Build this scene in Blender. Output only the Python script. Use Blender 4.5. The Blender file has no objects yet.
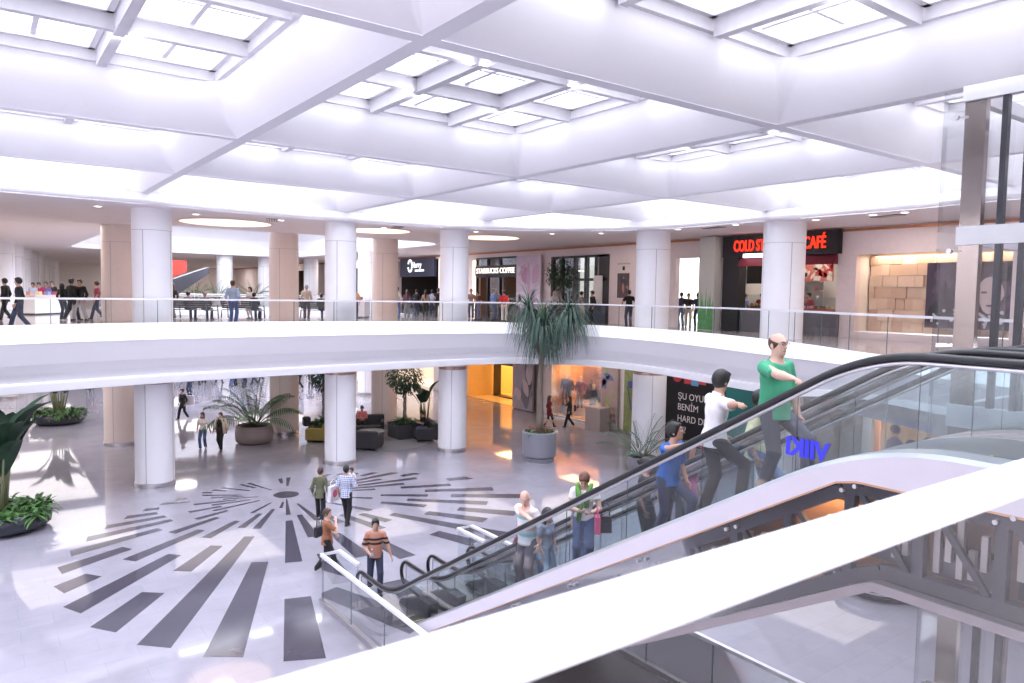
import bpy, bmesh, math, random
import numpy as np
from mathutils import Vector, Matrix
PI = math.pi
scene = bpy.context.scene
COL = scene.collection
rnd = random.Random(7)

# ------------------------------------------------------------------ materials
MATS = {}
def _mat(name):
    m = bpy.data.materials.new(name); m.use_nodes = True
    nt = m.node_tree
    for n in list(nt.nodes): nt.nodes.remove(n)
    out = nt.nodes.new('ShaderNodeOutputMaterial')
    return m, nt, out

def mat(name, col, rough=.5, metal=0., spec=.5, noise=.06, nscale=6., bump=0., emit=None, estr=0., coat=0., sss=0.):
    """principled material with a slight procedural variation in colour"""
    if name in MATS: return MATS[name]
    m, nt, out = _mat(name)
    p = nt.nodes.new('ShaderNodeBsdfPrincipled')
    nt.links.new(p.outputs[0], out.inputs[0])
    p.inputs['Roughness'].default_value = rough
    p.inputs['Metallic'].default_value = metal
    p.inputs['Specular IOR Level'].default_value = spec
    p.inputs['Coat Weight'].default_value = coat
    tc = nt.nodes.new('ShaderNodeTexCoord')
    nz = nt.nodes.new('ShaderNodeTexNoise'); nz.inputs['Scale'].default_value = nscale; nz.inputs['Detail'].default_value = 2
    nt.links.new(tc.outputs['Object'], nz.inputs['Vector'])
    mx = nt.nodes.new('ShaderNodeMix'); mx.data_type = 'RGBA'
    mx.inputs[6].default_value = tuple(max(0, c*(1-noise)) for c in col) + (1,)
    mx.inputs[7].default_value = tuple(min(1, c*(1+noise)) for c in col) + (1,)
    nt.links.new(nz.outputs[0], mx.inputs[0])
    nt.links.new(mx.outputs[2], p.inputs['Base Color'])
    if bump:
        b = nt.nodes.new('ShaderNodeBump'); b.inputs['Strength'].default_value = bump; b.inputs['Distance'].default_value = .02
        nt.links.new(nz.outputs[0], b.inputs['Height']); nt.links.new(b.outputs[0], p.inputs['Normal'])
    if emit:
        p.inputs['Emission Color'].default_value = tuple(emit) + (1,)
        p.inputs['Emission Strength'].default_value = estr
    MATS[name] = m
    return m

def glass(name, tint=(.965, .985, .98), refl=.06, rough=0.0, fres=.75):
    if name in MATS: return MATS[name]
    m, nt, out = _mat(name)
    tr = nt.nodes.new('ShaderNodeBsdfTransparent'); tr.inputs[0].default_value = tuple(tint) + (1,)
    gl = nt.nodes.new('ShaderNodeBsdfGlossy'); gl.inputs['Roughness'].default_value = rough
    fr = nt.nodes.new('ShaderNodeFresnel'); fr.inputs[0].default_value = 1.45
    ad = nt.nodes.new('ShaderNodeMath'); ad.operation = 'MULTIPLY_ADD'
    ad.inputs[1].default_value = fres; ad.inputs[2].default_value = refl*.3; ad.use_clamp = True
    nt.links.new(fr.outputs[0], ad.inputs[0])
    mx = nt.nodes.new('ShaderNodeMixShader')
    nt.links.new(ad.outputs[0], mx.inputs[0]); nt.links.new(tr.outputs[0], mx.inputs[1]); nt.links.new(gl.outputs[0], mx.inputs[2])
    nt.links.new(mx.outputs[0], out.inputs[0])
    MATS[name] = m
    return m

def emis(name, col, s):
    if name in MATS: return MATS[name]
    m, nt, out = _mat(name)
    e = nt.nodes.new('ShaderNodeEmission'); e.inputs[0].default_value = tuple(col) + (1,); e.inputs[1].default_value = s
    nt.links.new(e.outputs[0], out.inputs[0]); MATS[name] = m
    return m

def stripes(name, cols, axis=2, freq=12., rough=.8, axis2=None, freq2=0.):
    """cloth with bands of colour along an object axis (and across a second one for checks)"""
    if name in MATS: return MATS[name]
    m, nt, out = _mat(name)
    p = nt.nodes.new('ShaderNodeBsdfPrincipled'); p.inputs['Roughness'].default_value = rough
    nt.links.new(p.outputs[0], out.inputs[0])
    tc = nt.nodes.new('ShaderNodeTexCoord'); sx = nt.nodes.new('ShaderNodeSeparateXYZ')
    nt.links.new(tc.outputs['Object'], sx.inputs[0])
    def band(ax, fr):
        mu = nt.nodes.new('ShaderNodeMath'); mu.operation = 'MULTIPLY'; mu.inputs[1].default_value = fr
        nt.links.new(sx.outputs[ax], mu.inputs[0])
        f = nt.nodes.new('ShaderNodeMath'); f.operation = 'FRACT'; nt.links.new(mu.outputs[0], f.inputs[0])
        return f.outputs[0]
    def ramp(src):
        r = nt.nodes.new('ShaderNodeValToRGB'); r.color_ramp.interpolation = 'CONSTANT'
        n = len(cols)
        el = r.color_ramp.elements
        el[0].position = 0; el[0].color = tuple(cols[0]) + (1,)
        el[1].position = 1/n; el[1].color = tuple(cols[1]) + (1,)
        for i in range(2, n):
            e = el.new(i/n); e.color = tuple(cols[i]) + (1,)
        nt.links.new(src, r.inputs[0]); return r.outputs[0]
    c = ramp(band(axis, freq))
    if axis2 is not None:
        c2 = ramp(band(axis2, freq2))
        mx = nt.nodes.new('ShaderNodeMix'); mx.data_type = 'RGBA'; mx.inputs[0].default_value = .5
        nt.links.new(c, mx.inputs[6]); nt.links.new(c2, mx.inputs[7]); c = mx.outputs[2]
    nt.links.new(c, p.inputs['Base Color'])
    MATS[name] = m
    return m

# ------------------------------------------------------------------ mesh builder
class MB:
    def __init__(s): s.v = []; s.f = []; s.m = []
    def add(s, vs, fs, mi=0):
        o = len(s.v); s.v += [tuple(v) for v in vs]
        s.f += [tuple(i+o for i in f) for f in fs]; s.m += [mi]*len(fs); return s
    def quad(s, a, b, c, d, mi=0): return s.add([a, b, c, d], [(0, 1, 2, 3)], mi)
    def box(s, x0, x1, y0, y1, z0, z1, mi=0):
        if x0 > x1: x0, x1 = x1, x0
        if y0 > y1: y0, y1 = y1, y0
        if z0 > z1: z0, z1 = z1, z0
        v = [(x0,y0,z0),(x1,y0,z0),(x1,y1,z0),(x0,y1,z0),(x0,y0,z1),(x1,y0,z1),(x1,y1,z1),(x0,y1,z1)]
        return s.add(v, [(0,3,2,1),(4,5,6,7),(0,1,5,4),(1,2,6,5),(2,3,7,6),(3,0,4,7)], mi)
    def bar(s, a, b, w, h, mi=0, up=(0,0,1)):
        """box along a->b, w across, h along up"""
        a = Vector(a); b = Vector(b); d = (b-a).normalized(); u = Vector(up)
        r = d.cross(u)
        if r.length < 1e-5: r = d.cross(Vector((1,0,0)))
        r.normalize(); u = r.cross(d)
        v = []
        for p in (a, b):
            for i, j in ((-1,-1),(1,-1),(1,1),(-1,1)): v.append(p + r*(w/2*i) + u*(h/2*j))
        return s.add(v, [(3,2,1,0),(4,5,6,7),(0,1,5,4),(1,2,6,5),(2,3,7,6),(3,0,4,7)], mi)
    def lathe(s, prof, n=24, c=(0,0,0), mi=0, cap=True, a0=0., a1=2*PI):
        full = abs(a1-a0-2*PI) < 1e-6
        k = n if full else n+1
        v = []; f = []
        for r, z in prof:
            for i in range(k):
                t = a0+(a1-a0)*i/n; v.append((c[0]+r*math.cos(t), c[1]+r*math.sin(t), c[2]+z))
        for j in range(len(prof)-1):
            for i in range(n):
                i2 = (i+1) % k
                f.append((j*k+i, j*k+i2, (j+1)*k+i2, (j+1)*k+i))
        if cap and full:
            f.append(tuple(reversed(range(k)))); f.append(tuple((len(prof)-1)*k+i for i in range(k)))
        return s.add(v, f, mi)
    def cyl(s, a, b, r, r2=None, n=12, mi=0): return s.tube([a, b], [r, r if r2 is None else r2], n, mi)
    def tube(s, pts, rads, n=8, mi=0, closed=False, sx=1., sy=1.):
        pts = [Vector(p) for p in pts]; N = len(pts)
        if not hasattr(rads, '__len__'): rads = [rads]*N
        tang = []
        for i in range(N):
            if closed: t = pts[(i+1) % N]-pts[i-1]
            else: t = pts[min(i+1, N-1)]-pts[max(i-1, 0)]
            tang.append(t.normalized() if t.length > 1e-9 else Vector((0,0,1)))
        ref = Vector((0,0,1)) if abs(tang[0].z) < .9 else Vector((1,0,0))
        u = tang[0].cross(ref).normalized(); v = []
        for i in range(N):
            u = (u - tang[i]*u.dot(tang[i]))
            if u.length < 1e-6: u = tang[i].orthogonal()
            u.normalize(); w = tang[i].cross(u)
            for k in range(n):
                a = 2*PI*k/n; v.append(pts[i]+u*(math.cos(a)*rads[i]*sx)+w*(math.sin(a)*rads[i]*sy))
        f = []
        M = N if closed else N-1
        for i in range(M):
            j = (i+1) % N
            for k in range(n):
                k2 = (k+1) % n; f.append((i*n+k, i*n+k2, j*n+k2, j*n+k))
        if not closed:
            f.append(tuple(reversed(range(n)))); f.append(tuple((N-1)*n+k for k in range(n)))
        return s.add(v, f, mi)
    def sphere(s, c, r, n=12, m=8, mi=0, sc=(1,1,1)):
        pr = [(max(1e-4, math.sin(PI*i/m))*1., -math.cos(PI*i/m)) for i in range(m+1)]
        v = []; f = []
        for a, z in pr:
            for i in range(n):
                t = 2*PI*i/n; v.append((c[0]+r*sc[0]*a*math.cos(t), c[1]+r*sc[1]*a*math.sin(t), c[2]+r*sc[2]*z))
        for j in range(m):
            for i in range(n): f.append((j*n+i, j*n+(i+1) % n, (j+1)*n+(i+1) % n, (j+1)*n+i))
        return s.add(v, f, mi)
    def prism(s, poly, z0, z1, mi=0):
        n = len(poly)
        v = [(x, y, z0) for x, y in poly]+[(x, y, z1) for x, y in poly]
        f = [tuple(reversed(range(n))), tuple(range(n, 2*n))]+[(i, (i+1) % n, n+(i+1) % n, n+i) for i in range(n)]
        return s.add(v, f, mi)
    def extrude_yz(s, poly, x0, x1, mi=0):
        n = len(poly)
        v = [(x0, y, z) for y, z in poly]+[(x1, y, z) for y, z in poly]
        f = [tuple(range(n)), tuple(reversed(range(n, 2*n)))]+[(i, n+i, n+(i+1) % n, (i+1) % n) for i in range(n)]
        return s.add(v, f, mi)
    def strip(s, A, B, mi=0):
        n = len(A); return s.add(list(A)+list(B), [(i, i+1, n+i+1, n+i) for i in range(n-1)], mi)
    def build(s, name, mats, parent=None, smooth=False, off=None, angle=None):
        me = bpy.data.meshes.new(name)
        vs = s.v
        if off is not None: vs = [(v[0]-off[0], v[1]-off[1], v[2]-off[2]) for v in vs]
        me.from_pydata([tuple(v) for v in vs], [], s.f)
        if not isinstance(mats, (list, tuple)): mats = [mats]
        for m in mats: me.materials.append(m)
        me.polygons.foreach_set('material_index', s.m)
        if smooth: me.polygons.foreach_set('use_smooth', [True]*len(me.polygons))
        me.update()
        if angle:
            try: me.set_sharp_from_angle(angle=math.radians(angle))
            except Exception: pass
        o = bpy.data.objects.new(name, me); COL.objects.link(o)
        if parent is not None: o.parent = parent
        return o

def tag(o, label, cat, group=None, kind=None):
    o['label'] = label; o['category'] = cat
    if group: o['group'] = group
    if kind: o['kind'] = kind
    return o
def struct(o, label=None, cat=None):
    o['kind'] = 'structure'
    if label: o['label'] = label
    if cat: o['category'] = cat
    return o
def empty(name, loc=(0,0,0), rz=0., label=None, cat=None, group=None, kind=None):
    o = bpy.data.objects.new(name, None); COL.objects.link(o); o.location = loc; o.rotation_euler = (0, 0, rz)
    o.empty_display_size = .2
    if label: tag(o, label, cat, group, kind)
    return o
KIDS = {}
def under(child, parent):
    child.parent = parent; return child
def copy_tree(o, parent=None):
    c = o.copy(); COL.objects.link(c)
    if parent is not None: c.parent = parent
    for ch in o.children: copy_tree(ch, c)
    return c
def text(name, body, size, m, loc, rot, parent=None, ext=.02, ax='CENTER', flip=False, sx=1., off=0.):
    cu = bpy.data.curves.new(name, 'FONT'); cu.body = body; cu.size = size; cu.extrude = ext
    cu.align_x = ax; cu.align_y = 'CENTER'; cu.materials.append(m); cu.resolution_u = 3; cu.offset = off
    o = bpy.data.objects.new(name, cu); COL.objects.link(o)
    o.location = loc; o.rotation_euler = rot; o.scale = (-sx if flip else sx, 1, 1)
    bpy.context.view_layer.update()
    me = bpy.data.meshes.new_from_object(o.evaluated_get(bpy.context.evaluated_depsgraph_get())); me.name = name
    bpy.data.objects.remove(o); me.materials.clear(); me.materials.append(m)
    o = bpy.data.objects.new(name, me); COL.objects.link(o)
    o.location = loc; o.rotation_euler = rot; o.scale = (-sx if flip else sx, 1, 1)
    if parent is not None: o.parent = parent
    return o
def alight(name, loc, size, power, col=(1,1,1), rot=(0,0,0), sy=None, portal=False, spread=None, disk=False):
    l = bpy.data.lights.new(name, 'AREA'); l.energy = power; l.color = col
    l.shape = 'RECTANGLE' if sy else ('DISK' if disk else 'SQUARE'); l.size = size
    if sy: l.size_y = sy
    if spread: l.spread = spread
    if portal: l.cycles.is_portal = True
    o = bpy.data.objects.new(name, l); COL.objects.link(o); o.location = loc; o.rotation_euler = rot
    return o

# ------------------------------------------------------------------ camera
CZ = 6.9
Rm = Matrix(((0.80740593, 0.02362871, -0.58952298), (-0.58975791, 0.06072547, -0.80529375), (0.016771, 0.99787479, 0.06296533)))
cam = bpy.data.cameras.new('camera'); cam.sensor_width = 36; cam.lens = 736/1024*36
cam.clip_start = .05; cam.clip_end = 400
cam.dof.use_dof = True; cam.dof.focus_distance = 14.; cam.dof.aperture_fstop = 9.
co = bpy.data.objects.new('camera', cam); COL.objects.link(co)
co.matrix_world = Matrix.Translation((0, 0, CZ)) @ Rm.to_4x4()
scene.camera = co

def at(px, py, ax, v):  # world point where an image pixel's camera ray meets a plane
    d = Rm @ Vector((px-512, -(py-341.5), -736)); i = 'xyz'.index(ax); o = (0, 0, CZ); k = (v-o[i])/d[i]
    return Vector((d[0]*k, d[1]*k, CZ+d[2]*k))
# ------------------------------------------------------------------ shared palette
WHITE = mat('white_paint', (.86, .85, .88), .55, noise=.015)
CEILW = mat('ceiling_plaster', (.88, .87, .90), .7, noise=.01)
SOFF = mat('soffit_plaster', (.80, .75, .76), .7, noise=.02)
FASC = mat('fascia_gloss_white', (.86, .85, .88), .35, noise=.01)
BEIGE = mat('warm_lit_beige_stone', (.76, .65, .60), .35, noise=.04)  # beige cladding with the warm light on the rear columns in its tone
STEEL = mat('brushed_steel', (.62, .60, .62), .3, 1., noise=.05, nscale=20)
CHROME = mat('polished_steel', (.75, .75, .77), .1, 1., noise=.02)
DARKMET = mat('dark_metal', (.05, .05, .06), .35, .6)
BLACK = mat('black_rubber', (.012, .012, .015), .3)
BLACKM = mat('matt_black', (.015, .015, .02), .7)
CHAR = mat('charcoal_fabric', (.06, .06, .07), .85, bump=.3, nscale=60)
GREY = mat('grey_plaster', (.45, .43, .44), .6)
GLASS = glass('clear_glass')
GLASSG = glass('greenish_glass', (.93, .96, .965), .1)
GLASSD = glass('grey_tinted_glass', (.80, .82, .84), .05, fres=.4)
COPPER = mat('copper_speckled_band', (.50, .34, .27), .3, .8, noise=.5, nscale=25)
RAILW = mat('white_handrail', (.80, .79, .82), .25, noise=.01)
WARMW = mat('warm_white_wall', (.80, .74, .72), .6)
# ================================================================== SETTING
UF = 5.5          # upper floor level
# --- polished marble material with tile joints
def marble(name, col, rough, tile=1.2, dark=.9):
    m, nt, out = _mat(name)
    p = nt.nodes.new('ShaderNodeBsdfPrincipled'); nt.links.new(p.outputs[0], out.inputs[0])
    p.inputs['Roughness'].default_value = rough; p.inputs['Specular IOR Level'].default_value = .8
    tc = nt.nodes.new('ShaderNodeTexCoord')
    br = nt.nodes.new('ShaderNodeTexBrick'); br.inputs['Scale'].default_value = 1.
    br.inputs['Brick Width'].default_value = tile; br.inputs['Row Height'].default_value = tile*.5
    br.inputs['Mortar Size'].default_value = .008; br.inputs['Bias'].default_value = 0
    br.inputs['Color1'].default_value = tuple(c*.97 for c in col)+(1,); br.inputs['Color2'].default_value = tuple(min(1, c*1.03) for c in col)+(1,)
    br.inputs['Mortar'].default_value = tuple(c*dark for c in col)+(1,)
    nt.links.new(tc.outputs['Object'], br.inputs['Vector'])
    nz = nt.nodes.new('ShaderNodeTexNoise'); nz.inputs['Scale'].default_value = 1.3; nz.inputs['Detail'].default_value = 8; nz.inputs['Distortion'].default_value = .8
    nt.links.new(tc.outputs['Object'], nz.inputs['Vector'])
    mx = nt.nodes.new('ShaderNodeMix'); mx.data_type = 'RGBA'; mx.blend_type = 'MULTIPLY'; mx.inputs[0].default_value = .25
    nt.links.new(br.outputs[0], mx.inputs[6]); nt.links.new(nz.outputs[0], mx.inputs[7])
    nt.links.new(mx.outputs[2], p.inputs['Base Color'])
    b = nt.nodes.new('ShaderNodeBump'); b.inputs['Strength'].default_value = .03; b.inputs['Distance'].default_value = .02
    n2 = nt.nodes.new('ShaderNodeTexNoise'); n2.inputs['Scale'].default_value = .9
    nt.links.new(tc.outputs['Object'], n2.inputs['Vector'])
    nt.links.new(n2.outputs[0], b.inputs['Height']); nt.links.new(b.outputs[0], p.inputs['Normal'])
    MATS[name] = m; return m
FLOORM = marble('polished_marble_floor', (.345, .33, .385), .045)
STRIPM = marble('grey_granite_inlay', (.06, .056, .08), .12, 30.)
UFLOORM = marble('upper_marble_floor', (.50, .44, .44), .10)

# --- lower floor with the radial granite inlay
mb = MB()
mb.box(-16, 34, -6, 96, -.3, 0, 0)
PC = (8.43, 24.37)
def ell(a):
    c, s = math.cos(a), math.sin(a); b = .25*c-5.1*s
    return b+math.sqrt(b*b-(.25**2+5.1**2)+7.35**2)
known = {0: [(.6, 2.4), (3.0, 6.6), (8.9, 99)], 1: [(2.5, 4.75), (6.2, 8.4)], -1: [(.9, 1.6), (6.4, 99)], -2: [(1.7, 3.65), (4.35, 99)],
         -3: [(2.2, 3.6), (5.15, 7.0), (8.3, 99)], -4: [(1.0, 2.2), (3.0, 4.6), (5.95, 99)], -5: [(4.05, 6.65), (7.7, 99)], -6: [(2.95, 4.6), (6.0, 99)],
         -7: [(2.3, 3.4), (4.55, 99)], -8: [(1.0, 2.6), (3.9, 99)], -9: [(2.2, 3.2), (3.9, 99)], -10: [(1.2, 2.4), (4.0, 99)], -11: [(1.6, 2.9), (3.9, 99)], -12: [(.9, 2.0), (3.0, 99)], -13: [(1.4, 2.4), (3.1, 99)], 3: [(2.4, 3.9), (6.1, 7.6)], 4: [(3.2, 5.2)], 5: [(3.6, 4.8), (6.6, 8.6)], 6: [(1.6, 3.6), (4.4, 8.4)], 7: [(5.3, 7.3)],
         8: [(3.45, 5.0), (6.1, 8.0)], 9: [(1.5, 3.0), (4.2, 6.9)], 10: [(3.2, 4.8), (5.6, 8.0)], 11: [(4.7, 7.1)], 12: [(1.4, 3.0), (3.9, 5.7)]}
NW = 49; r_ = random.Random(3)
for i in range(NW):
    k = i if i <= 25 else i-NW
    a = math.radians(-107.5)+2*PI*k/NW
    if k in known: seg = known[k]
    else:
        seg = []; r = r_.uniform(.7, 3.)
        while r < 12:
            L = r_.uniform(1.0, 2.9); seg.append((r, r+L)); r += L+r_.uniform(.8, 2.6)
    hw = math.radians(1.85); E = ell(a)
    for r0, r1 in seg:
        r1 = min(r1, E)
        if r1-r0 < .35: continue
        e1, e2 = (min(r1, ell(a-hw)), min(r1, ell(a+hw))) if r1 >= E-1e-6 else (r1, r1)
        P = lambda r, t: (PC[0]+r*math.cos(t), PC[1]+r*math.sin(t))
        q = [P(r0, a-hw), P(e1, a-hw), P(e2, a+hw), P(r0, a+hw)]
        if all(6.15 < x < 9.95 and y < 15.3 for x, y in q): continue
        mb.add([(x, y, .003) for x, y in q], [(0, 1, 2, 3)], 1)
mb.add([(PC[0]+.42*math.cos(t*PI/12), PC[1]+.42*math.sin(t*PI/12), .004) for t in range(24)], [tuple(range(24))], 1)
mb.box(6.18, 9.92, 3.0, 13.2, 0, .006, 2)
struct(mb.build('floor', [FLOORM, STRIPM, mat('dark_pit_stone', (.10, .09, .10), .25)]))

# --- curved edge of the upper gallery: path with kerb height and lip height
EDGE = [(-14, 22.6, 5.76, 3.70), (-9, 23.9, 5.76, 3.71), (-4, 25.0, 5.76, 3.72), (.6, 25.9, 5.76, 3.73), (2.5, 26.4, 5.77, 3.73), (4.8, 26.8, 5.77, 3.74), (8, 26.95, 5.77, 3.76), (12, 26.95, 5.76, 3.78),
        (15.5, 26.75, 5.74, 3.83), (18, 26.1, 5.72, 3.90), (19.9, 24.8, 5.70, 3.93), (21.2, 22.6, 5.68, 3.95), (21.75, 20, 5.65, 3.88), (21.7, 17.8, 5.62, 3.82), (20.95, 15.2, 5.60, 3.84),
        (19.6, 12.5, 5.60, 4.05), (18, 10, 5.60, 4.42), (17.1, 8.2, 5.60, 4.5), (16.2, 6, 5.60, 4.5), (15.4, 3, 5.60, 4.5), (15.0, -1, 5.60, 4.5)]
def smooth_path(P, n=6):
    out = []
    for i in range(len(P)-1):
        p0, p1, p2, p3 = [np.array(P[max(0, min(len(P)-1, j))], float) for j in (i-1, i, i+1, i+2)]
        for k in range(n):
            t = k/n
            out.append(.5*((2*p1)+(-p0+p2)*t+(2*p0-5*p1+4*p2-p3)*t*t+(-p0+3*p1-3*p2+p3)*t**3))
    out.append(np.array(P[-1], float)); return out
EP = smooth_path(EDGE)
def normals2(P):
    N = []
    for i in range(len(P)):
        d = P[min(i+1, len(P)-1)][:2]-P[max(i-1, 0)][:2]; d = d/np.linalg.norm(d)
        N.append(np.array([d[1], -d[0]]))   # pointing into the void
    return N
EN = normals2(EP)
mb = MB()
def row(off, fz): return [(p[0]+n[0]*off, p[1]+n[1]*off, fz(p[2], p[3])) for p, n in zip(EP, EN)]
prof = [(-.32, lambda k, b: UF), (-.32, lambda k, b: k), (-.12, lambda k, b: k), (.06, lambda k, b: k-.12), (.30, lambda k, b: k-(k-b)*.235), (.33, lambda k, b: k-(k-b)*.26), (.31, lambda k, b: k-(k-b)*.28),
        (.24, lambda k, b: k-(k-b)*.42), (.16, lambda k, b: k-(k-b)*.58), (.05, lambda k, b: k-(k-b)*.72), (-.06, lambda k, b: k-(k-b)*.82), (-.08, lambda k, b: k-(k-b)*.845),
        (.04, lambda k, b: k-(k-b)*.855), (.06, lambda k, b: k-(k-b)*.88), (.06, lambda k, b: b+.02), (.04, lambda k, b: b), (-.6, lambda k, b: b), (-.62, lambda k, b: b+.08)]
rows = [row(o, f) for o, f in prof]
for a, b in zip(rows[:-1], rows[1:]): mb.strip(a, b)
struct(mb.build('trim_1', FASC, smooth=True, angle=40), 'glossy white curved fascia of the upper gallery', 'fascia')

# --- upper floor and the soffit below it, as strips running outward from the edge
V2 = (7.0, 22.0, 40.6, 58.0)     # second void x0,x1,y0,y1
from mathutils.geometry import tessellate_polygon
def plate(name, loops, z, m, kind=True):
    """flat plate with holes"""
    L = [[Vector((x, y, z)) for x, y in lp] for lp in loops]
    tris = tessellate_polygon(L); flat = [v for lp in L for v in lp]
    mb = MB(); mb.add(flat, [tuple(t) for t in tris])
    return struct(mb.build(name, m))
RECT2 = [(V2[0], V2[2]), (V2[1], V2[2]), (V2[1], V2[3]), (V2[0], V2[3])]
gal = [(p[0]-n[0]*.30, p[1]-n[1]*.30) for p, n in zip(EP, EN)]
outer = gal+[(34, -1), (34, 96), (-16, 96), (-16, gal[0][1])]
plate('upper_floor', [outer, RECT2], UF, UFLOORM)
plate('ceiling_lower', [outer, RECT2], 3.98, SOFF)
# white upstand around the second void
mb = MB()
x0, x1, y0, y1 = V2
for a, b in (((x0, y0), (x1, y0)), ((x1, y0), (x1, y1)), ((x1, y1), (x0, y1)), ((x0, y1), (x0, y0))):
    mb.quad((a[0], a[1], 3.9), (b[0], b[1], 3.9), (b[0], b[1], UF+.12), (a[0], a[1], UF+.12))
struct(mb.build('trim_2', FASC), 'white edge of the far second void', 'fascia')

# --- near gallery slab the camera stands on and escalator landing
mb = MB(); mb.box(-16, 6.2, -6, .28, 4.6, UF); mb.box(6.2, 15, -6, 1.4, 4.6, UF)
struct(mb.build('upper_floor', [UFLOORM]))

# --- coffered ceiling
XL = [-10.3, -2.75, 4.57, 11.75, 17.5, 23.6]; YL = [-6.5, .45, 8.12, 15.8, 21.5, 27.6]
ZB, ZT, HB, INS = 10.0, 10.9, .13, .62
ZG = 11.1
mb = MB()
def cell_ring(x0, x1, y0, y1, t):
    ins = HB+(INS-HB)*math.sin(t*PI/2)**.9; r = .02+.45*t
    z = ZB+(ZT-ZB)*t
    a0, a1, b0, b1 = x0+ins, x1-ins, y0+ins, y1-ins
    pts = []
    for cx, cy, s in ((a1-r, b1-r, 0), (a0+r, b1-r, 1), (a0+r, b0+r, 2), (a1-r, b0+r, 3)):
        for k in range(5):
            an = PI/2*s+PI/2*k/4; pts.append((cx+r*math.cos(an), cy+r*math.sin(an), z))
    return pts
SKY = []; COFFER_FILL = 3.6
for i in range(5):
    for j in range(5):
        x0, x1, y0, y1 = XL[i], XL[i+1], YL[j], YL[j+1]
        rings = [cell_ring(x0, x1, y0, y1, t) for t in (0, .12, .25, .4, .55, .7, .85, 1.)]
        n = len(rings[0])
        base = len(mb.v)
        for R in rings: mb.v += R
        for a in range(len(rings)-1):
            for k in range(n):
                mb.f.append((base+a*n+k, base+(a+1)*n+k, base+(a+1)*n+(k+1) % n, base+a*n+(k+1) % n)); mb.m.append(0)
        skyl = True
        a0, a1, b0, b1 = x0+INS, x1-INS, y0+INS, y1-INS
        if skyl:
            SKY.append((a0, a1, b0, b1, i, j))
            # square upstand from the rounded ring to the glazing frame
            R = rings[-1]; sq = [(a1, b1), (a0, b1), (a0, b0), (a1, b0)]
            for s in range(4):
                for k in range(4):
                    mb.add([R[s*5+k], R[s*5+k+1], (sq[s][0], sq[s][1], ZT)], [(0, 1, 2)])
        else:
            mb.add(rings[-1], [tuple(range(n))])
# beam soffits
for x in XL: mb.quad((x-HB, YL[0], ZB), (x+HB, YL[0], ZB), (x+HB, YL[-1], ZB), (x-HB, YL[-1], ZB))
for y in YL: mb.quad((XL[0], y-HB, ZB-.001), (XL[-1], y-HB, ZB-.001), (XL[-1], y+HB, ZB-.001), (XL[0], y+HB, ZB-.001))
struct(mb.build('ceiling', [CEILW], smooth=True, angle=35))

# --- skylights: deep white box grid, glazing bars and panes
FRAMEW = mat('skylight_white_metal', (.72, .70, .73), .5)
PANE = glass('skylight_glass', (.96, .98, 1.0), .03)
for k, (a0, a1, b0, b1, i, j) in enumerate(SKY):
    r = struct(empty('window_%d' % (k+1), ((a0+a1)/2, (b0+b1)/2, ZT)))
    c = ((a0+a1)/2, (b0+b1)/2, ZT)
    f = MB()
    f.box(a0-.05, a0+.10, b0, b1, ZT, ZG+.2); f.box(a1-.10, a1+.05, b0, b1, ZT, ZG+.2); f.box(a0, a1, b0-.05, b0+.10, ZT, ZG+.2); f.box(a0, a1, b1-.10, b1+.05, ZT, ZG+.2)
    of = f.build('outer_frame', FRAMEW, r, off=c)
    near = i >= 1 and 1 <= j <= 3
    g = MB()
    nx, ny = 3, 3
    for q in range(1, nx):
        x = a0+(a1-a0)*q/nx; g.box(x-.08, x+.08, b0+.1, b1-.1, ZT-.08, ZG+.1)
    for q in range(1, ny):
        y = b0+(b1-b0)*q/ny; g.box(a0+.1, a1-.1, y-.07, y+.07, ZT-.05, ZG+.1)
    g.build('beam_grid', FRAMEW, r, off=c)
    if near:
        h = MB()
        for p in range(nx):
            for q in range(ny):
                u0, u1 = a0+(a1-a0)*p/nx+.1, a0+(a1-a0)*(p+1)/nx-.1; v0, v1 = b0+(b1-b0)*q/ny+.1, b0+(b1-b0)*(q+1)/ny-.1
                for t0, t1, w0, w1 in ((u0, u0+.10, v0, v1), (u1-.10, u1, v0, v1), (u0, u1, v0, v0+.10), (u0, u1, v1-.10, v1)):
                    h.box(t0, t1, w0, w1, ZG-.02, ZG+.12)
                h.box((u0+u1)/2-.04, (u0+u1)/2+.04, v0, v1, ZG+.05, ZG+.12)
                h.box(u0, u1, (v0+v1)/2-.03, (v0+v1)/2+.03, ZG+.06, ZG+.11)
        h.build('glazing_bar', FRAMEW, of, off=c)
    g = MB(); g.quad((a0, b0, ZG+.13), (a1, b0, ZG+.13), (a1, b1, ZG+.13), (a0, b1, ZG+.13))
    g.build('pane', PANE, of, off=c)
    if i >= 1 and j >= 1:     # fill lights added at the grid beams to brighten the coffer sides
        L1, L2 = (a1-a0)*.9, (b1-b0)*.9; cx, cy = (a0+a1)/2, (b0+b1)/2; zc = ZT-.12; dn = math.radians(86); o1, o2 = (a1-a0)/3-.12, (b1-b0)/3-.12
        for lx, ly, L, rz in ((a0+o1, cy, L2, PI/2), (a1-o1, cy, L2, -PI/2), (cx, b0+o2, L1, PI), (cx, b1-o2, L1, 0)):
            alight('coffer_fill_light', (lx, ly, zc), L, COFFER_FILL*L, (.90, .92, 1), rot=(dn, 0, rz), sy=.12)
    alight('skylight_portal', ((a0+a1)/2, (b0+b1)/2, ZG+.2), a1-a0, 1., sy=b1-b0, portal=True)

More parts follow.
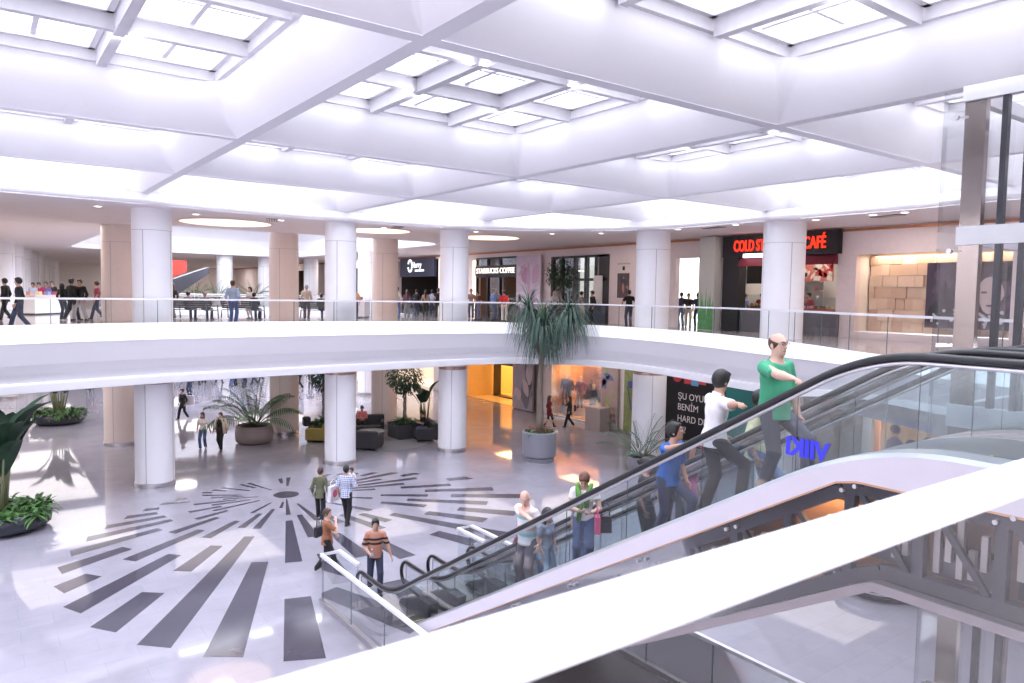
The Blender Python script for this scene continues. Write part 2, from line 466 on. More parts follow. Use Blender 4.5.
# --- ring lip between the coffers and the low soffit
RING = [(-16, 24.6), (-8, 25.4), (.7, 26.2), (4.6, 26.55), (7.9, 27.0), (11.7, 27.1), (16.1, 26.5), (19.6, 24.7), (21.6, 22.4), (22.4, 19.8), (22.5, 17), (22.6, 14), (22.6, 11), (22.3, 8), (22.2, 2), (22.2, -6)]
RP = smooth_path([(x, y, 0) for x, y in RING]); RN = normals2(RP)
mb = MB()
SZ = 9.65
def rr(off, z): return [(p[0]+n[0]*off, p[1]+n[1]*off, z) for p, n in zip(RP, RN)]
for a, b in ((rr(0, SZ), rr(.10, SZ+.05)), (rr(.10, SZ+.05), rr(.12, SZ+.12)), (rr(.12, SZ+.12), rr(.0, SZ+.36)), (rr(.0, SZ+.36), rr(-1.2, ZB+.01))): mb.strip(a, b)
struct(mb.build('trim_3', FASC, smooth=True, angle=40), 'white curved lip around the coffered ceiling', 'ceiling lip')
# soffit: from the ring outward
S2 = (5.2, 21.5, 34.6, 60.0)
inner = [(p[0], p[1]) for p in rr(-.02, SZ)]
plate('ceiling_soffit', [inner+[(34, -6), (34, 96), (-16, 96), (-16, inner[0][1])], [(S2[0], S2[2]), (S2[1], S2[2]), (S2[1], S2[3]), (S2[0], S2[3])]], SZ, SOFF)
# far second atrium: raised bright coffer with curved sides
mb = MB()
def ring2(ins, z, r):
    a0, a1, b0, b1 = S2[0]+ins, S2[1]-ins, S2[2]+ins, S2[3]-ins; pts = []
    for cx, cy, s in ((a1-r, b1-r, 0), (a0+r, b1-r, 1), (a0+r, b0+r, 2), (a1-r, b0+r, 3)):
        for k in range(9):
            an = PI/2*s+PI/2*k/8; pts.append((cx+r*math.cos(an), cy+r*math.sin(an), z))
    return pts
lv = [ring2(-.2, SZ, .1), ring2(.15, SZ+.02, 2.6), ring2(.2, SZ+.35, 2.6), ring2(-.1, SZ+.5, 2.6), ring2(.0, SZ+1.2, 2.6), ring2(.5, SZ+1.9, 2.6), ring2(1.5, SZ+2.3, 2.6)]
for A, B in zip(lv[:-1], lv[1:]): mb.strip(A+[A[0]], B+[B[0]])
top = lv[-1]
a0, a1, b0, b1 = S2[0]+1.5, S2[1]-1.5, S2[2]+1.5, S2[3]-1.5
c0, c1, d0, d1 = 8.2, 18.5, 37.5, 57
zt = SZ+2.3
for q in (((a0, b0), (a1, b0), (c1, d0), (c0, d0)), ((a1, b0), (a1, b1), (c1, d1), (c1, d0)), ((a1, b1), (a0, b1), (c0, d1), (c1, d1)), ((a0, b1), (a0, b0), (c0, d0), (c0, d1))):
    mb.add([(x, y, zt) for x, y in q], [(0, 1, 2, 3)])
for q in range(1, 5):
    y = d0+(d1-d0)*q/5; mb.box(c0, c1, y-.15, y+.15, zt-.1, zt+.3)
for q in range(1, 3):
    x = c0+(c1-c0)*q/3; mb.box(x-.15, x+.15, d0, d1, zt-.1, zt+.3)
struct(mb.build('ceiling', [CEILW], smooth=True, angle=40))
alight('skylight_portal', ((c0+c1)/2, (d0+d1)/2, zt+.5), c1-c0, 1., sy=d1-d0, portal=True)
# long corridor coffer on the far left with a bright lip
mb = MB()
def corridor(x0, x1, y0, y1, z, h):
    for i in range(6):
        pass
mb.box(-16, 34, 95.6, 96, -.3, 12)
struct(mb.build('wall_back', WARMW))
mb = MB(); mb.box(-16.3, -16, -6, 96, -.3, 12); struct(mb.build('wall_left', WARMW))
mb = MB(); mb.box(-16, 34, -6.4, -6, -.3, 12); struct(mb.build('wall_front', WARMW))
# --- columns
def column(x, y, r, warm=False, label=None, joint=-2.2):
    z1 = SZ+.1 if True else ZB
    o = struct(empty('column', (x, y, 0)), label, 'column')
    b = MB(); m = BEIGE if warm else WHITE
    b.lathe([(r, .16), (r, 3.99)], 40, cap=False); b.lathe([(r, UF-.02), (r, 8.9)], 40, cap=False); b.lathe([(r, 8.915), (r, z1)], 40, cap=False)
    b.lathe([(r-.012, .1), (r-.012, 4.2)], 40, mi=1, cap=False); b.lathe([(r-.012, UF-.1), (r-.012, 9.2)], 40, mi=1, cap=False)
    # vertical panel joints (narrow grooves shown as slim dark fillets)
    for a in (joint, joint+PI/2, joint+PI, joint-PI/2):
        c, s = math.cos(a), math.sin(a); 
        for z0, z2 in ((.16, 3.7), (UF, 8.9)):
            b.bar((c*(r-.004), s*(r-.004), z0), (c*(r-.004), s*(r-.004), z2), .025, .014, 1, up=(c, s, 0))
    b.build('shaft', [m, GREY], o, smooth=True, angle=50)
    g = MB(); g.lathe([(r+.02, 0), (r+.02, .15), (r, .16)], 40, cap=False); g.build('base_ring', STEEL, o, smooth=True, angle=50)
    g = MB(); g.lathe([(r+.008, 3.62), (r+.008, 3.76)], 40, cap=False); g.build('collar', COPPER, o, smooth=True)
    return o
COLS = [(5.05, 28.15, .64, 0, 'white round column at the left end of the front row'), (11.9, 27.95, .62, 0, 'second white round column of the front row, behind the palm side of the benches'),
        (17.0, 27.6, .62, 0, 'white round column of the front row beside the sofa group'), (23.4, 21.9, .72, 0, 'white round column in front of the shop with no smoking sign'), (23.6, 15.75, .73, 0, 'white round column in front of the red lettered cafe'),
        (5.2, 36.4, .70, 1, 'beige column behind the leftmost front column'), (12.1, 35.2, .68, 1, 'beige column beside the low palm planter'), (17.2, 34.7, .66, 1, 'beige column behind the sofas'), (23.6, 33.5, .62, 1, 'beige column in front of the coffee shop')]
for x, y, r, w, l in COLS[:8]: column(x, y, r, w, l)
# far columns of the second atrium and of the left corridor
for k in range(9): column(1.5+k*.75, 55+k*5.2, .62, 0, ['far white corridor column, nearest of the left row', 'far white column in the receding left row'][k > 0])
for x, y in ((16.2, 61), (19.6, 61.5), (23.3, 61), (21.5, 46), (24.6, 53)): column(x, y, .6, 0, 'far white column around the second void')
# ================================================================== SHOP WALL ON THE RIGHT (x = 26.7)
WX = 26.7
PINKW = mat('pinkish_white_wall', (.74, .64, .64), .6)
def opening_wall(name, z0, z1, y0, y1, ops, m, x=WX, th=.3):
    """wall along y with rectangular openings (ya, yb, za, zb)"""
    mb = MB(); ops = sorted(ops); y = y0
    for ya, yb, za, zb in ops:
        if ya > y: mb.box(x, x+th, y, ya, z0, z1)
        if za > z0: mb.box(x, x+th, ya, yb, z0, za)
        if zb < z1: mb.box(x, x+th, ya, yb, zb, z1)
        y = yb
    mb.box(x, x+th, y, y1, z0, z1)
    return struct(mb.build(name, m))
UOPS = [(45.2, 51.6, UF, 9.4), (35.9, 40.5, UF, 9.25), (28.1, 32.7, UF, 9.1), (21.15, 23.55, UF, 8.75), (15.5, 20.66, UF, 9.55), (9.6, 14.75, 5.75, 8.62), (58, 66, UF, 9.0), (70, 78, UF, 9.0)]  # openings on both levels worked out from image pixels cast onto the wall
opening_wall('wall_right', UF, 9.72, -6, 96, UOPS, PINKW)
LOPS = [(36.0, 41.8, 0, 3.9), (28.35, 32.6, .12, 3.6), (10.6, 13.9, .9, 2.62), (46, 52, 0, 3.6), (56, 64, 0, 3.6)]
opening_wall('wall_right_lower', 0, 4.0, -6, 96, LOPS, WARMW)
mb = MB(); mb.box(WX-.06, WX, -6, 96, 9.50, 9.60); struct(mb.build('shadow_gap_strip', mat('warm_lit_shadow_gap', (.48, .20, .10), .35, .5)), 'copper coloured strip painted as the warmly lit shadow line atop the shop wall', 'trim')  # copper strip puts the warm glow of a shadow line into paint
mb = MB()
for a_, b_ in ((-6, 35.9), (41.9, 46), (52, 56), (64, 96)): mb.box(WX-.03, WX, a_, b_, 0, .12)
struct(mb.build('baseboard_right', STEEL))
# back boxes of the shops (floor, ceiling, side and rear walls as one shell per shop)
def shop_box(name, y0, y1, z0, z1, depth, m, mf=None, x=WX+.3):
    mb = MB(); X = x+depth
    mb.quad((x, y0, z0+.01), (X, y0, z0+.01), (X, y1, z0+.01), (x, y1, z0+.01), 1)
    mb.quad((x, y0, z1), (x, y1, z1), (X, y1, z1), (X, y0, z1))
    mb.quad((X, y0, z0), (X, y0, z1), (X, y1, z1), (X, y1, z0))
    mb.quad((x, y0, z0), (x, y0, z1), (X, y0, z1), (X, y0, z0)); mb.quad((x, y1, z0), (X, y1, z0), (X, y1, z1), (x, y1, z1))
    return struct(mb.build(name, [m, mf or m]))
DKWALL = mat('dark_shop_wall', (.035, .03, .032), .6); BROWNW = mat('brown_shop_wall', (.16, .09, .06), .6)
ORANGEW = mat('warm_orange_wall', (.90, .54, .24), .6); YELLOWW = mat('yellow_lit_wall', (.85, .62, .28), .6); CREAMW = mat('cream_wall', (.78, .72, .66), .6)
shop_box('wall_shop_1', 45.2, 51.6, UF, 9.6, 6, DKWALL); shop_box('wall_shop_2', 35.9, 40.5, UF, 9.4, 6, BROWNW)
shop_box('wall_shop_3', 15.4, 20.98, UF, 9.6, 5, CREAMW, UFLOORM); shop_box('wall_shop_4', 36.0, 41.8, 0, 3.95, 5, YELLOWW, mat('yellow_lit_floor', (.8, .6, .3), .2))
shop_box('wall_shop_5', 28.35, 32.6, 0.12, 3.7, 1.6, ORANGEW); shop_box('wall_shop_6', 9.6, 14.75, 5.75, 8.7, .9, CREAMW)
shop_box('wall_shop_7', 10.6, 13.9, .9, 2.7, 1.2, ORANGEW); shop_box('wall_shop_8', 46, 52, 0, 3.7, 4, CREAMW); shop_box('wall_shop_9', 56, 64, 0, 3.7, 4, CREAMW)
shop_box('wall_shop_10', 58, 66, UF, 9.1, 4, BROWNW); shop_box('wall_shop_11', 70, 78, UF, 9.1, 4, BROWNW)
WARM = (1, .62, .30)
alight('shop_lamp', (29.8, 38.9, 3.85), 3, 340, (1, .60, .22)); alight('shop_lamp', (27.75, 30.5, 3.6), 1.2, 280, (1, .58, .27), sy=3.8)
alight('shop_lamp', (27.5, 12.2, 8.6), .5, 60, (1, .80, .62), sy=4.6); alight('shop_lamp', (27.5, 12.2, 2.6), .6, 60, (1, .62, .25), sy=3)
alight('shop_lamp', (29, 18, 9.4), 2.5, 110, (1, .92, .86), sy=4); alight('shop_lamp', (29.5, 38.2, 9.2), 2, 40, (1, .7, .45)); alight('shop_lamp', (29, 48.4, 8.6), 1, 5, (1, .8, .6))
alight('shop_lamp', (29, 49, 3.6), 3, 200, (1, .86, .7)); alight('shop_lamp', (29, 60, 3.6), 3, 200, (1, .86, .7)); alight('shop_lamp', (29, 62, 9), 3, 60, (1, .86, .7))

LIT = emis('lit_white_letters', (1, .86, .80), 1.7); LITW = emis('lit_cool_letters', (.95, .95, 1), 1.5); LITR = emis('lit_red_letters', (1, .045, .02), 1.3); SHOEW_ = mat('white_cup', (.8, .78, .78), .4); LITB = emis('lit_white_box', (1, 1, 1), 3.)
RZ = (PI/2, 0, -PI/2)      # text facing -x
NAVY = mat('navy_sign_board', (.05, .055, .10), .4); WINE = mat('wine_red_awning', (.16, .012, .03), .6)
BLK = mat('black_sign_board', (.012, .012, .016), .4)
# --- navy shop with round emblem (left)
r = empty('shop_sign', (WX-.02, 48.4, 8.9), 0, 'navy shop sign with white round emblem and white script', 'sign')
m = MB(); m.box(-.12, .1, -2.55, 2.6, -.75, .62); m.build('board', NAVY, r)
m = MB()
for k in range(14):
    a = .5+k/13*2*PI*.86; m.sphere((-.16, .95+.30*math.cos(a), .05+.42*math.sin(a)), .075, 6, 4)
m.build('emblem', LITW, r)
text('lettering', 'Harry', .62, LITW, (-.14, .0, .1), RZ, r, .02, off=.0); m = MB(); m.box(-.16, -.12, -1.1, .2, -.38, -.24); m.build('underline', LITW, r)
r = empty('shop_counter', (29.2, 47.4, UF), 0, 'lit display counter inside the dark navy signed shop', 'counter')
m = MB(); m.box(-.4, .4, -1.2, 1.2, 0, 1.0); m.build('body', CHAR, r)
m = MB(); m.box(-.42, .42, -1.2, 1.2, 1.0, 1.7); m.build('lit_case', emis('lit_case', (1, .75, .6), 1.4), r)
r = empty('printed_banner', (WX-.12, 44.4, UF), 0, 'tall cream panel with orange ribbon pattern beside the navy signed shop', 'banner')
m = MB(); m.box(-.06, .1, -.75, .75, 0, 3.9); m.build('board', CREAMW, r)
m = MB(); m.tube([(-.08, .3, .4), (-.08, -.25, 1.4), (-.08, .1, 2.4), (-.08, -.3, 3.5)], [.06, .14, .12, .04], 6); m.build('ribbon_print', mat('orange_ribbon', (.7, .25, .08), .5), r, smooth=True)
# --- coffee shop
r = empty('coffee_shop_front', (WX, 38.2, UF), 0, 'dark framed coffee shop glass front with lit lettering above the door', 'shopfront')
m = MB()
for y in (-2.3, -.35, 1.0, 2.3): m.box(-.05, .12, y-.06, y+.06, 0, 3.75)
for z in (2.55, 3.2, 3.72): m.box(-.05, .1, -2.3, 2.3, z-.05, z+.05)
m.build('frame', DARKMET, r)
m = MB(); m.box(.02, .04, -2.3, 1.0, 0, 2.5); m.box(.02, .04, -2.3, 2.3, 3.2, 3.72); m.build('glazing', GLASSD, r)
m = MB(); m.box(-.14, .06, -2.35, 2.3, 2.58, 3.22); m.build('sign_board', BLK, r)
text('lettering', 'STARBUCKS COFFEE', .47, LIT, (-.17, 0, 2.9), RZ, r, .02, sx=.98)
m = MB(); m.box(-.2, -.05, 2.35, 2.5, .2, 3.6); m.build('light_strip', emis('warm_strip', (1, .8, .6), 2.5), r)
r = empty('coffee_counter', (30.2, 38.0, UF), 0, 'brown coffee bar counter with orange back panel inside the shop', 'counter')
m = MB(); m.box(-.4, .4, -1.7, 1.9, 0, 1.1); m.box(-.5, .5, -1.75, 1.95, 1.1, 1.16); m.build('body', BROWNW, r)
m = MB(); m.box(1.6, 1.7, .2, 1.6, 1.2, 2.6); m.build('back_panel', emis('orange_panel', (.9, .32, .10), .8), r)
for k in range(6):
    r = empty('pendant_lamp', (30.2, 36.5+k*.55, UF+2.45), 0, 'small glowing globe lamp in the row above the coffee bar', 'lamp', 'globe lamps above the coffee bar')
    m = MB(); m.sphere((0, 0, .1), .1, 10, 8); m.build('globe', emis('bulbs', (1, .7, .4), 5), r, smooth=True); m = MB(); m.cyl((0, 0, .19), (0, 0, 1.4), .008, n=6); m.build('cord', DARKMET, r)
# --- magenta poster pillar
def art(name, label, cat, cols, y0, y1, z0, z1, x, seed, shapes=7, th=.12):
    r = empty(name, (x, (y0+y1)/2, z0), 0, label, cat); W = (y1-y0)/2; H = z1-z0; R = random.Random(seed)
    m = MB(); m.box(0, th, -W, W, 0, H); m.build('board', mat('print_base_%d' % seed, cols[0], .35, noise=.25, nscale=1.2), r)
    for k, c in enumerate(cols[1:]):
        m = MB()
        for q in range(shapes):
            cy, cz = R.uniform(-W, W), R.uniform(.1*H, .9*H); a, b = R.uniform(.15, .5)*W, R.uniform(.05, .22)*H; an = R.uniform(0, PI)
            pts = []
            for i in range(14):
                t = 2*PI*i/14; u, v = a*math.cos(t), b*math.sin(t)*(1+.3*math.sin(2*t))
                y = cy+u*math.cos(an)-v*math.sin(an)*.5; z = cz+u*math.sin(an)*.7+v*math.cos(an)
                pts.append((-.004-.002*k, max(-W+.02, min(W-.02, y)), max(.02, min(H-.02, z))))
            m.add(pts, [tuple(range(14))])
        m.build('print_shape', mat('print_%d_%d' % (seed, k), c, .4), r)
    return r
art('poster_pillar', 'magenta and white printed pillar between the coffee shop and the glass entrance', 'poster', [(.62, .50, .60), (.50, .24, .38), (.70, .64, .72), (.54, .34, .46)], 33.45, 35.8, UF, 9.25, WX-.25, 5, 5)
# --- glazed entrance with greenery outside
r = empty('glass_entrance', (WX, 30.4, UF), 0, 'dark framed glass entrance with daylight and trees behind it', 'entrance')
m = MB()
for y in (-2.3, -1.35, -.55, .35, 1.5, 2.3): m.box(-.02, .2, y-.09, y+.09, 0, 3.6)
for z in (2.3, 3.55): m.box(0, .16, -2.3, 2.3, z-.07, z+.07)
m.box(0, .2, -2.3, -1.6, 0, 3.6)
m.build('frame', mat('anthracite_frame', (.06, .055, .06), .45), r)
m = MB(); m.box(.06, .08, -1.35, 2.3, 0, 3.5); m.build('glazing', GLASSD, r)
m = MB(); m.box(.5, .62, .6, 2.3, 0, 3.5); m.build('revolving_door_wall', mat('taupe_metal', (.20, .17, .17), .4), r)
m = MB(); m.box(-.15, -.05, -1.95, -1.35, .2, 2.5); m.build('bright_panel', mat('white_panel', (.9, .88, .88), .4), r)
m = MB(); m.box(-.35, -.05, -2.2, .2, 0, .95); m.box(-.36, -.04, .9, 2.2, 0, .8); m.build('low_barrier', mat('dark_blue_barrier', (.07, .08, .12), .5), r)
# outside daylight court: pale ground and glowing panels standing in for the sky
mb = MB(); mb.box(27.0, 33.8, 21.0, 33.2, UF-.2, UF-.01); struct(mb.build('floor_outside', mat('outside_paving', (.7, .68, .66), .7)))
mb = MB(); mb.box(29.6, 29.7, 27.4, 35.2, UF, 9.4); struct(mb.build('sky_outside', emis('hazy_daylight', (1, .98, .88), 1.25)))
SKYM = emis('overcast_sky', (1, .99, .96), 2.2)
mb = MB(); mb.quad((33.7, 21.0, UF), (33.7, 33.2, UF), (33.7, 33.2, 9.7), (33.7, 21.0, 9.7)); struct(mb.build('sky_outside', SKYM))
# --- wall with notice and no smoking sign
art('menu_poster', 'small dark poster on the pink wall left of the no smoking sign', 'poster', [(.10, .07, .08), (.45, .2, .15), (.05, .05, .07)], 26.55, 27.35, 6.85, 8.1, WX-.06, 9, 3, .05)
r = empty('no_smoking_sign', (WX-.03, 25.45, 8.25), 0, 'white no smoking sign with red ring on pink wall', 'sign')
m = MB(); m.box(-.02, .03, -.42, .42, -.5, .5); m.build('plate', mat('sign_plate', (.80, .74, .74), .5), r)
m = MB()
m.tube([(-.04, .32*math.cos(t*PI/12), .08+.32*math.sin(t*PI/12)) for t in range(24)], .04, 6, closed=True); m.bar((-.04, -.22, .30), (-.04, .22, -.14), .03, .06); m.build('red_ring', mat('sign_red', (.6, .04, .05), .5), r)
m = MB(); m.box(-.04, -.02, -.2, .2, .03, .10); m.build('cigarette_mark', BLK, r); m = MB(); m.box(-.045, -.02, -.35, .35, -.42, -.36); m.build('caption_line', BLK, r)
r = empty('wall_notice', (WX-.03, 26.95, 8.5), 0, 'tiny line of lettering with arrow above the small dark poster', 'sign')
m = MB(); m.box(-.02, .02, -.42, .42, .05, .12); m.build('text_line', GREY, r); m = MB(); m.box(-.02, .02, -.06, .06, -.25, -.05); m.build('arrow', BLK, r)
# --- green white printed pillar
r = empty('printed_pillar', (WX-.35, 20.95, UF), 0, 'square pillar printed pale above and leafy green below', 'pillar')
m = MB(); m.box(-.2, .3, -.1, .75, 0, 4.1); m.build('shaft', mat('pale_pillar_print', (.55, .55, .52), .3), r)
m = MB(); R = random.Random(4)
for k in range(26):
    y = R.uniform(-.08, .72); h = R.uniform(.7, 2.0); m.add([(-.205, max(-.1, y-.1), .02), (-.205, min(.75, y+.1), .02), (-.206, max(-.1, min(.75, y+R.uniform(-.1, .15))), h)], [(0, 1, 2)])
m.build('leaf_print', mat('leaf_green_print', (.10, .36, .12), .4, noise=.4), r)
# --- cafe with red letters
r = empty('cafe_front', (WX, 18.08, UF), 0, 'black cafe front with red lit lettering and wine red awning', 'shopfront')
m = MB(); m.box(-.25, .2, -2.75, 2.6, 3.18, 4.1); m.build('sign_board', BLK, r)
m = MB(); m.box(-.2, .3, 1.75, 2.6, 0, 3.18); m.build('black_pier', BLK, r)
m = MB(); m.quad((-.3, -2.6, 2.78), (-.3, 1.75, 2.78), (-.1, 1.75, 3.2), (-.1, -2.6, 3.2)); m.quad((-.3, -2.6, 2.78), (-.1, -2.6, 3.2), (.1, -2.6, 3.2), (.1, -2.6, 2.78)); m.build('awning', WINE, r)
ya_, yb_ = at(734, 240, 'x', WX-.28).y-18.08, at(826, 240, 'x', WX-.28).y-18.08
text('lettering', 'COLD STONE', .66, LITR, (-.28, ya_, 3.62), RZ, r, .03, ax='LEFT', sx=.56, off=.012); text('lettering', 'CAFÉ', .66, LITR, (-.28, yb_, 3.62), RZ, r, .03, ax='RIGHT', sx=.62, off=.012)
m = MB(); m.box(-.3, -.22, .2, 1.5, 3.14, 3.30); m.build('lit_tagline', LITB, r)
m = MB(); m.box(-.06, .1, -2.75, 2.6, 0, .95); m.build('low_glass_front', mat('cafe_grey_base', (.13, .12, .14), .3), r)
r = empty('menu_screen', (28.6, 20.42, 8.05), 0, 'dark hanging menu screen inside the cafe', 'screen')
m = MB(); m.box(-.05, .05, -.5, .5, -.45, .35); m.build('panel', BLK, r); m = MB(); m.box(-.02, .02, -.02, .02, .35, 1.4); m.build('hanger', DARKMET, r)
art('menu_board', 'red and cream food picture board at the right end of the cafe', 'poster', [(.55, .16, .13), (.72, .50, .36), (.55, .05, .06), (.75, .62, .52)], 17.3, 18.75, 7.72, 8.55, 29.5, 12, 8, .06)
art('menu_board', 'narrow wine red list board right of the food picture board in the cafe', 'poster', [(.22, .03, .05), (.55, .42, .38), (.40, .06, .08)], 16.6, 17.15, 6.9, 8.2, 29.6, 13, 6, .06)
r = empty('kitchen_shelf', (30.8, 19.6, UF), 0, 'white kitchen shelf with cups at the back of the cafe', 'shelf')
m = MB(); m.box(-.2, .2, -1.0, 1.0, 0, .9)
for z in (1.4, 1.8, 2.2): m.box(-.15, .2, -1.0, 1.0, z, z+.04)
m.box(.18, .22, -1.0, 1.0, .9, 2.6); m.build('frame', STEEL, r)
for k in range(9):
    m = MB(); m.lathe([(.05, 0), (.07, .16)], 10, (-.02, -.85+(k % 3)*.7+.1*(k//3), 1.44+.4*(k//3))); m.build('cup', mat('cup_red', (.5, .08, .08), .5) if k % 2 else SHOEW_, r)
r = empty('display_counter', (28.2, 17.2, UF+.0), 0, 'cafe glass display counter with coloured tubs under the food picture board', 'counter')
m = MB(); m.box(-.5, .5, -1.1, 1.1, 0, 1.05); m.build('body', mat('counter_red', (.5, .12, .08), .4), r); m = MB(); m.extrude_yz([(-1.1, 1.05), (1.1, 1.05), (1.1, 1.25), (.6, 1.5), (-1.1, 1.5)], -.5, .5); m.build('glass_hood', GLASSG, r)
m = MB()
for k in range(8): m.cyl((-.15+.3*(k % 2), -.9+k//2*.55, 1.05), (-.15+.3*(k % 2), -.9+k//2*.55, 1.16), .13, n=10, mi=k % 3)
m.build('tub', [mat('cream_tub', (.8, .7, .5), .5), mat('pink_tub', (.7, .3, .35), .5), mat('brown_tub', (.3, .14, .08), .5)], r)
r = empty('display_counter', (28.2, 20.05, UF), 0, 'cafe counter with baked goods at the left end under the dark screen', 'counter')
m = MB(); m.box(-.5, .5, -.9, .9, 0, 1.1); m.build('body', mat('counter_brown', (.2, .1, .06), .4), r); m = MB(); m.box(-.5, .5, -.9, .9, 1.1, 1.6); m.build('glass_hood', GLASSG, r)
m = MB()
for k in range(7): m.sphere((-.1, -.7+k*.23, 1.16), .08, 8, 5)
m.build('pastry', mat('pastry', (.6, .4, .18), .7), r)
# --- tile window display
r = empty('tile_display', (27.55, 12.2, 5.75), 0, 'wall of pale square wood tiles in the lit shop window', 'display')
R = random.Random(2); TM = [mat('pale_wood_%d' % k, c, .55) for k, c in enumerate(((.62, .45, .33), (.68, .52, .40), (.57, .40, .30), (.72, .57, .45)))]
y = 2.5
zz = 0
while zz < 2.8:
    h = .42; y = -2.5
    while y < 2.5:
        wd = R.choice((.3, .42, .55, .62)); e = min(2.5, y+wd); k = R.randrange(4)
        m = MB(); m.box(R.uniform(.0, .12), .25, y+.006, e-.006, zz+.006, min(2.85, zz+h)-.006); m.build('wood_tile', TM[k], r); y = e
    zz += h
art('fashion_poster', 'tall dark poster with pale portrait in the tile shop window', 'poster', [(.07, .05, .08), (.12, .08, .13), (.03, .03, .04)], 9.7, 12.45, 6.0, 8.28, 27.25, 21, 5, .06)
r = empty('portrait_print', (27.23, 10.4, 7.15), 0, 'large pale face print on the dark window poster', 'poster')
m = MB(); m.add([(0, .42*math.cos(t*PI/10)*(1 if math.sin(t*PI/10) > 0 else .8), .62*math.sin(t*PI/10)) for t in range(20)], [tuple(range(20))]); m.build('face', mat('pale_face_print', (.72, .60, .60), .5), r)
m = MB()
for sy in (-.16, .18): m.add([(-.006, sy+.1*math.cos(t*PI/5), .1+.04*math.sin(t*PI/5)) for t in range(10)], [tuple(range(10))])
m.add([(-.006, .12*math.cos(t*PI/5), -.34+.035*math.sin(t*PI/5)) for t in range(10)], [tuple(range(10))]); m.build('features', mat('face_features', (.10, .05, .06), .5), r)
m = MB(); m.tube([(-.01, .3, -.6), (-.01, .05, -.8), (-.01, .12, -1.1)], [.05, .07, .03], 5); m.tube([(-.01, -.3, -.5), (-.01, -.1, -.8), (-.01, -.12, -1.1)], [.05, .07, .03], 5)
for k in range(26): m.sphere((-.01, R.uniform(-.6, 1.9), R.uniform(-1.1, -.5)), R.uniform(.02, .07), 6, 4, sc=(.2, 1, 1))
m.build('white_flowers', mat('white_print', (.75, .72, .76), .5), r)

# ================================================================== LOWER SHOPFRONTS
art('poster_pillar', 'grey and pink swirl printed pillar beside the yellow lit shop', 'poster', [(.42, .38, .42), (.55, .45, .46), (.20, .19, .23), (.62, .52, .54)], 34.0, 36.0, .05, 3.7, WX-.25, 31, 4)
m = MB(); m.box(WX-.16, WX-.04, 33.35, 33.95, 0, 3.8); tag(m.build('dark_reveal', mat('dark_brown_reveal', (.06, .03, .02), .4)), 'narrow dark brown pier between the swirl print and the mannequin window', 'gap')  # solid dark box stands in for a black break in the shopfront
r = empty('shop_shelf', (28.9, 39.9, 0), 0, 'tall rack of dark goods inside the yellow lit shop', 'rack')
m = MB(); m.box(-.3, .3, -1.2, 1.2, 0, .08); m.box(-.3, .3, -1.25, -1.18, 0, 3.4); m.box(-.3, .3, 1.18, 1.25, 0, 3.4)
for z in (2.2, 2.75, 3.3): m.box(-.3, .3, -1.2, 1.2, z, z+.05)
m.build('frame', DARKMET, r)
m = MB(); R = random.Random(8)
for z in (2.25, 2.8):
    for k in range(8): m.box(-.28, .1, -1.1+k*.28, -1.1+k*.28+R.uniform(.15, .25), z, z+R.uniform(.2, .42))
m.build('goods', mat('dark_goods', (.08, .05, .04), .6), r)
# mannequin window
r = empty('shop_window_glass', (WX+.02, 30.5, 0), 0, 'glass pane of the orange lit mannequin window', 'window')
m = MB(); m.box(0, .02, -2.12, 2.12, .14, 3.6); m.build('pane', GLASS, r); m = MB(); m.box(-.04, .06, -2.15, 2.15, .0, .12); m.build('sill', DARKMET, r)
r = empty('window_backdrop', (28.3, 30.35, .95), 0, 'framed picture of dark figures behind the mannequins', 'picture')
m = MB(); m.box(0, .05, -1.35, 1.35, 0, 1.95); m.build('board', mat('peach_print', (.36, .20, .17), .5), r)
m = MB()
for k, (y, h) in enumerate(((-.9, 1.2), (-.45, 1.35), (.1, 1.0), (.6, 1.25), (1.0, .9))):
    m.add([(-.01, y-.22, .05), (-.01, y+.24, .05), (-.01, y+.2, h*.7), (-.01, y+.08, h*.8), (-.01, y+.07, h), (-.01, y-.07, h), (-.01, y-.08, h*.8), (-.01, y-.2, h*.7)], [tuple(range(8))])
m.box(-.012, -.005, -1.3, 1.3, .02, .5); m.build('figure_print', mat('dusky_print', (.10, .08, .12), .5), r)
m = MB(); m.tube([(-.02, .35*math.cos(t*PI/8), 1.5+.1*math.sin(t*PI/8)) for t in range(16)], .02, 5, closed=True); m.build('emblem', BLK, r)
# other lower posters
art('jeans_poster', 'tall shopfront print of skin tone and green left of blue jeans print', 'poster', [(.42, .32, .30), (.32, .40, .16), (.16, .18, .36), (.62, .45, .38)], 27.0, 28.2, .02, 3.6, WX-.2, 42, 4)
r = empty('jeans_poster', (WX-.12, 25.6, .1), 0, 'shopfront print of crouching legs in blue jeans on grass beside white column', 'poster')
m = MB(); m.box(0, .1, -1.0, 1.0, 0, 3.5); m.build('board', mat('grass_print', (.26, .30, .12), .5, noise=.4, nscale=4), r)
m = MB(); m.tube([(-.02, .75, 2.3), (-.02, .45, 1.2), (-.02, -.1, .5), (-.02, -.7, .35)], [.14, .22, .30, .25], 8, sx=.2); m.tube([(-.02, .7, 2.4), (-.02, 0, 2.5), (-.02, -.6, 2.2)], [.16, .22, .2], 8, sx=.2); m.v = [(-.03+v[0]*.06, v[1], v[2]) for v in m.v]; m.build('jeans_print', mat('denim_print', (.08, .12, .30), .6), r)
m = MB(); m.tube([(-.03, .3, 2.75), (-.03, -.2, 3.0), (-.03, -.8, 3.3)], [.12, .14, .12], 8, sx=.2); m.v = [(-.035+v[0]*.06, v[1], v[2]) for v in m.v]; m.build('arm_print', mat('skin_print', (.55, .30, .24), .6), r)
r = empty('plinth', (WX-.75, 27.85, 0), 0, 'plain grey square plinth in front of the mannequin shop', 'plinth')
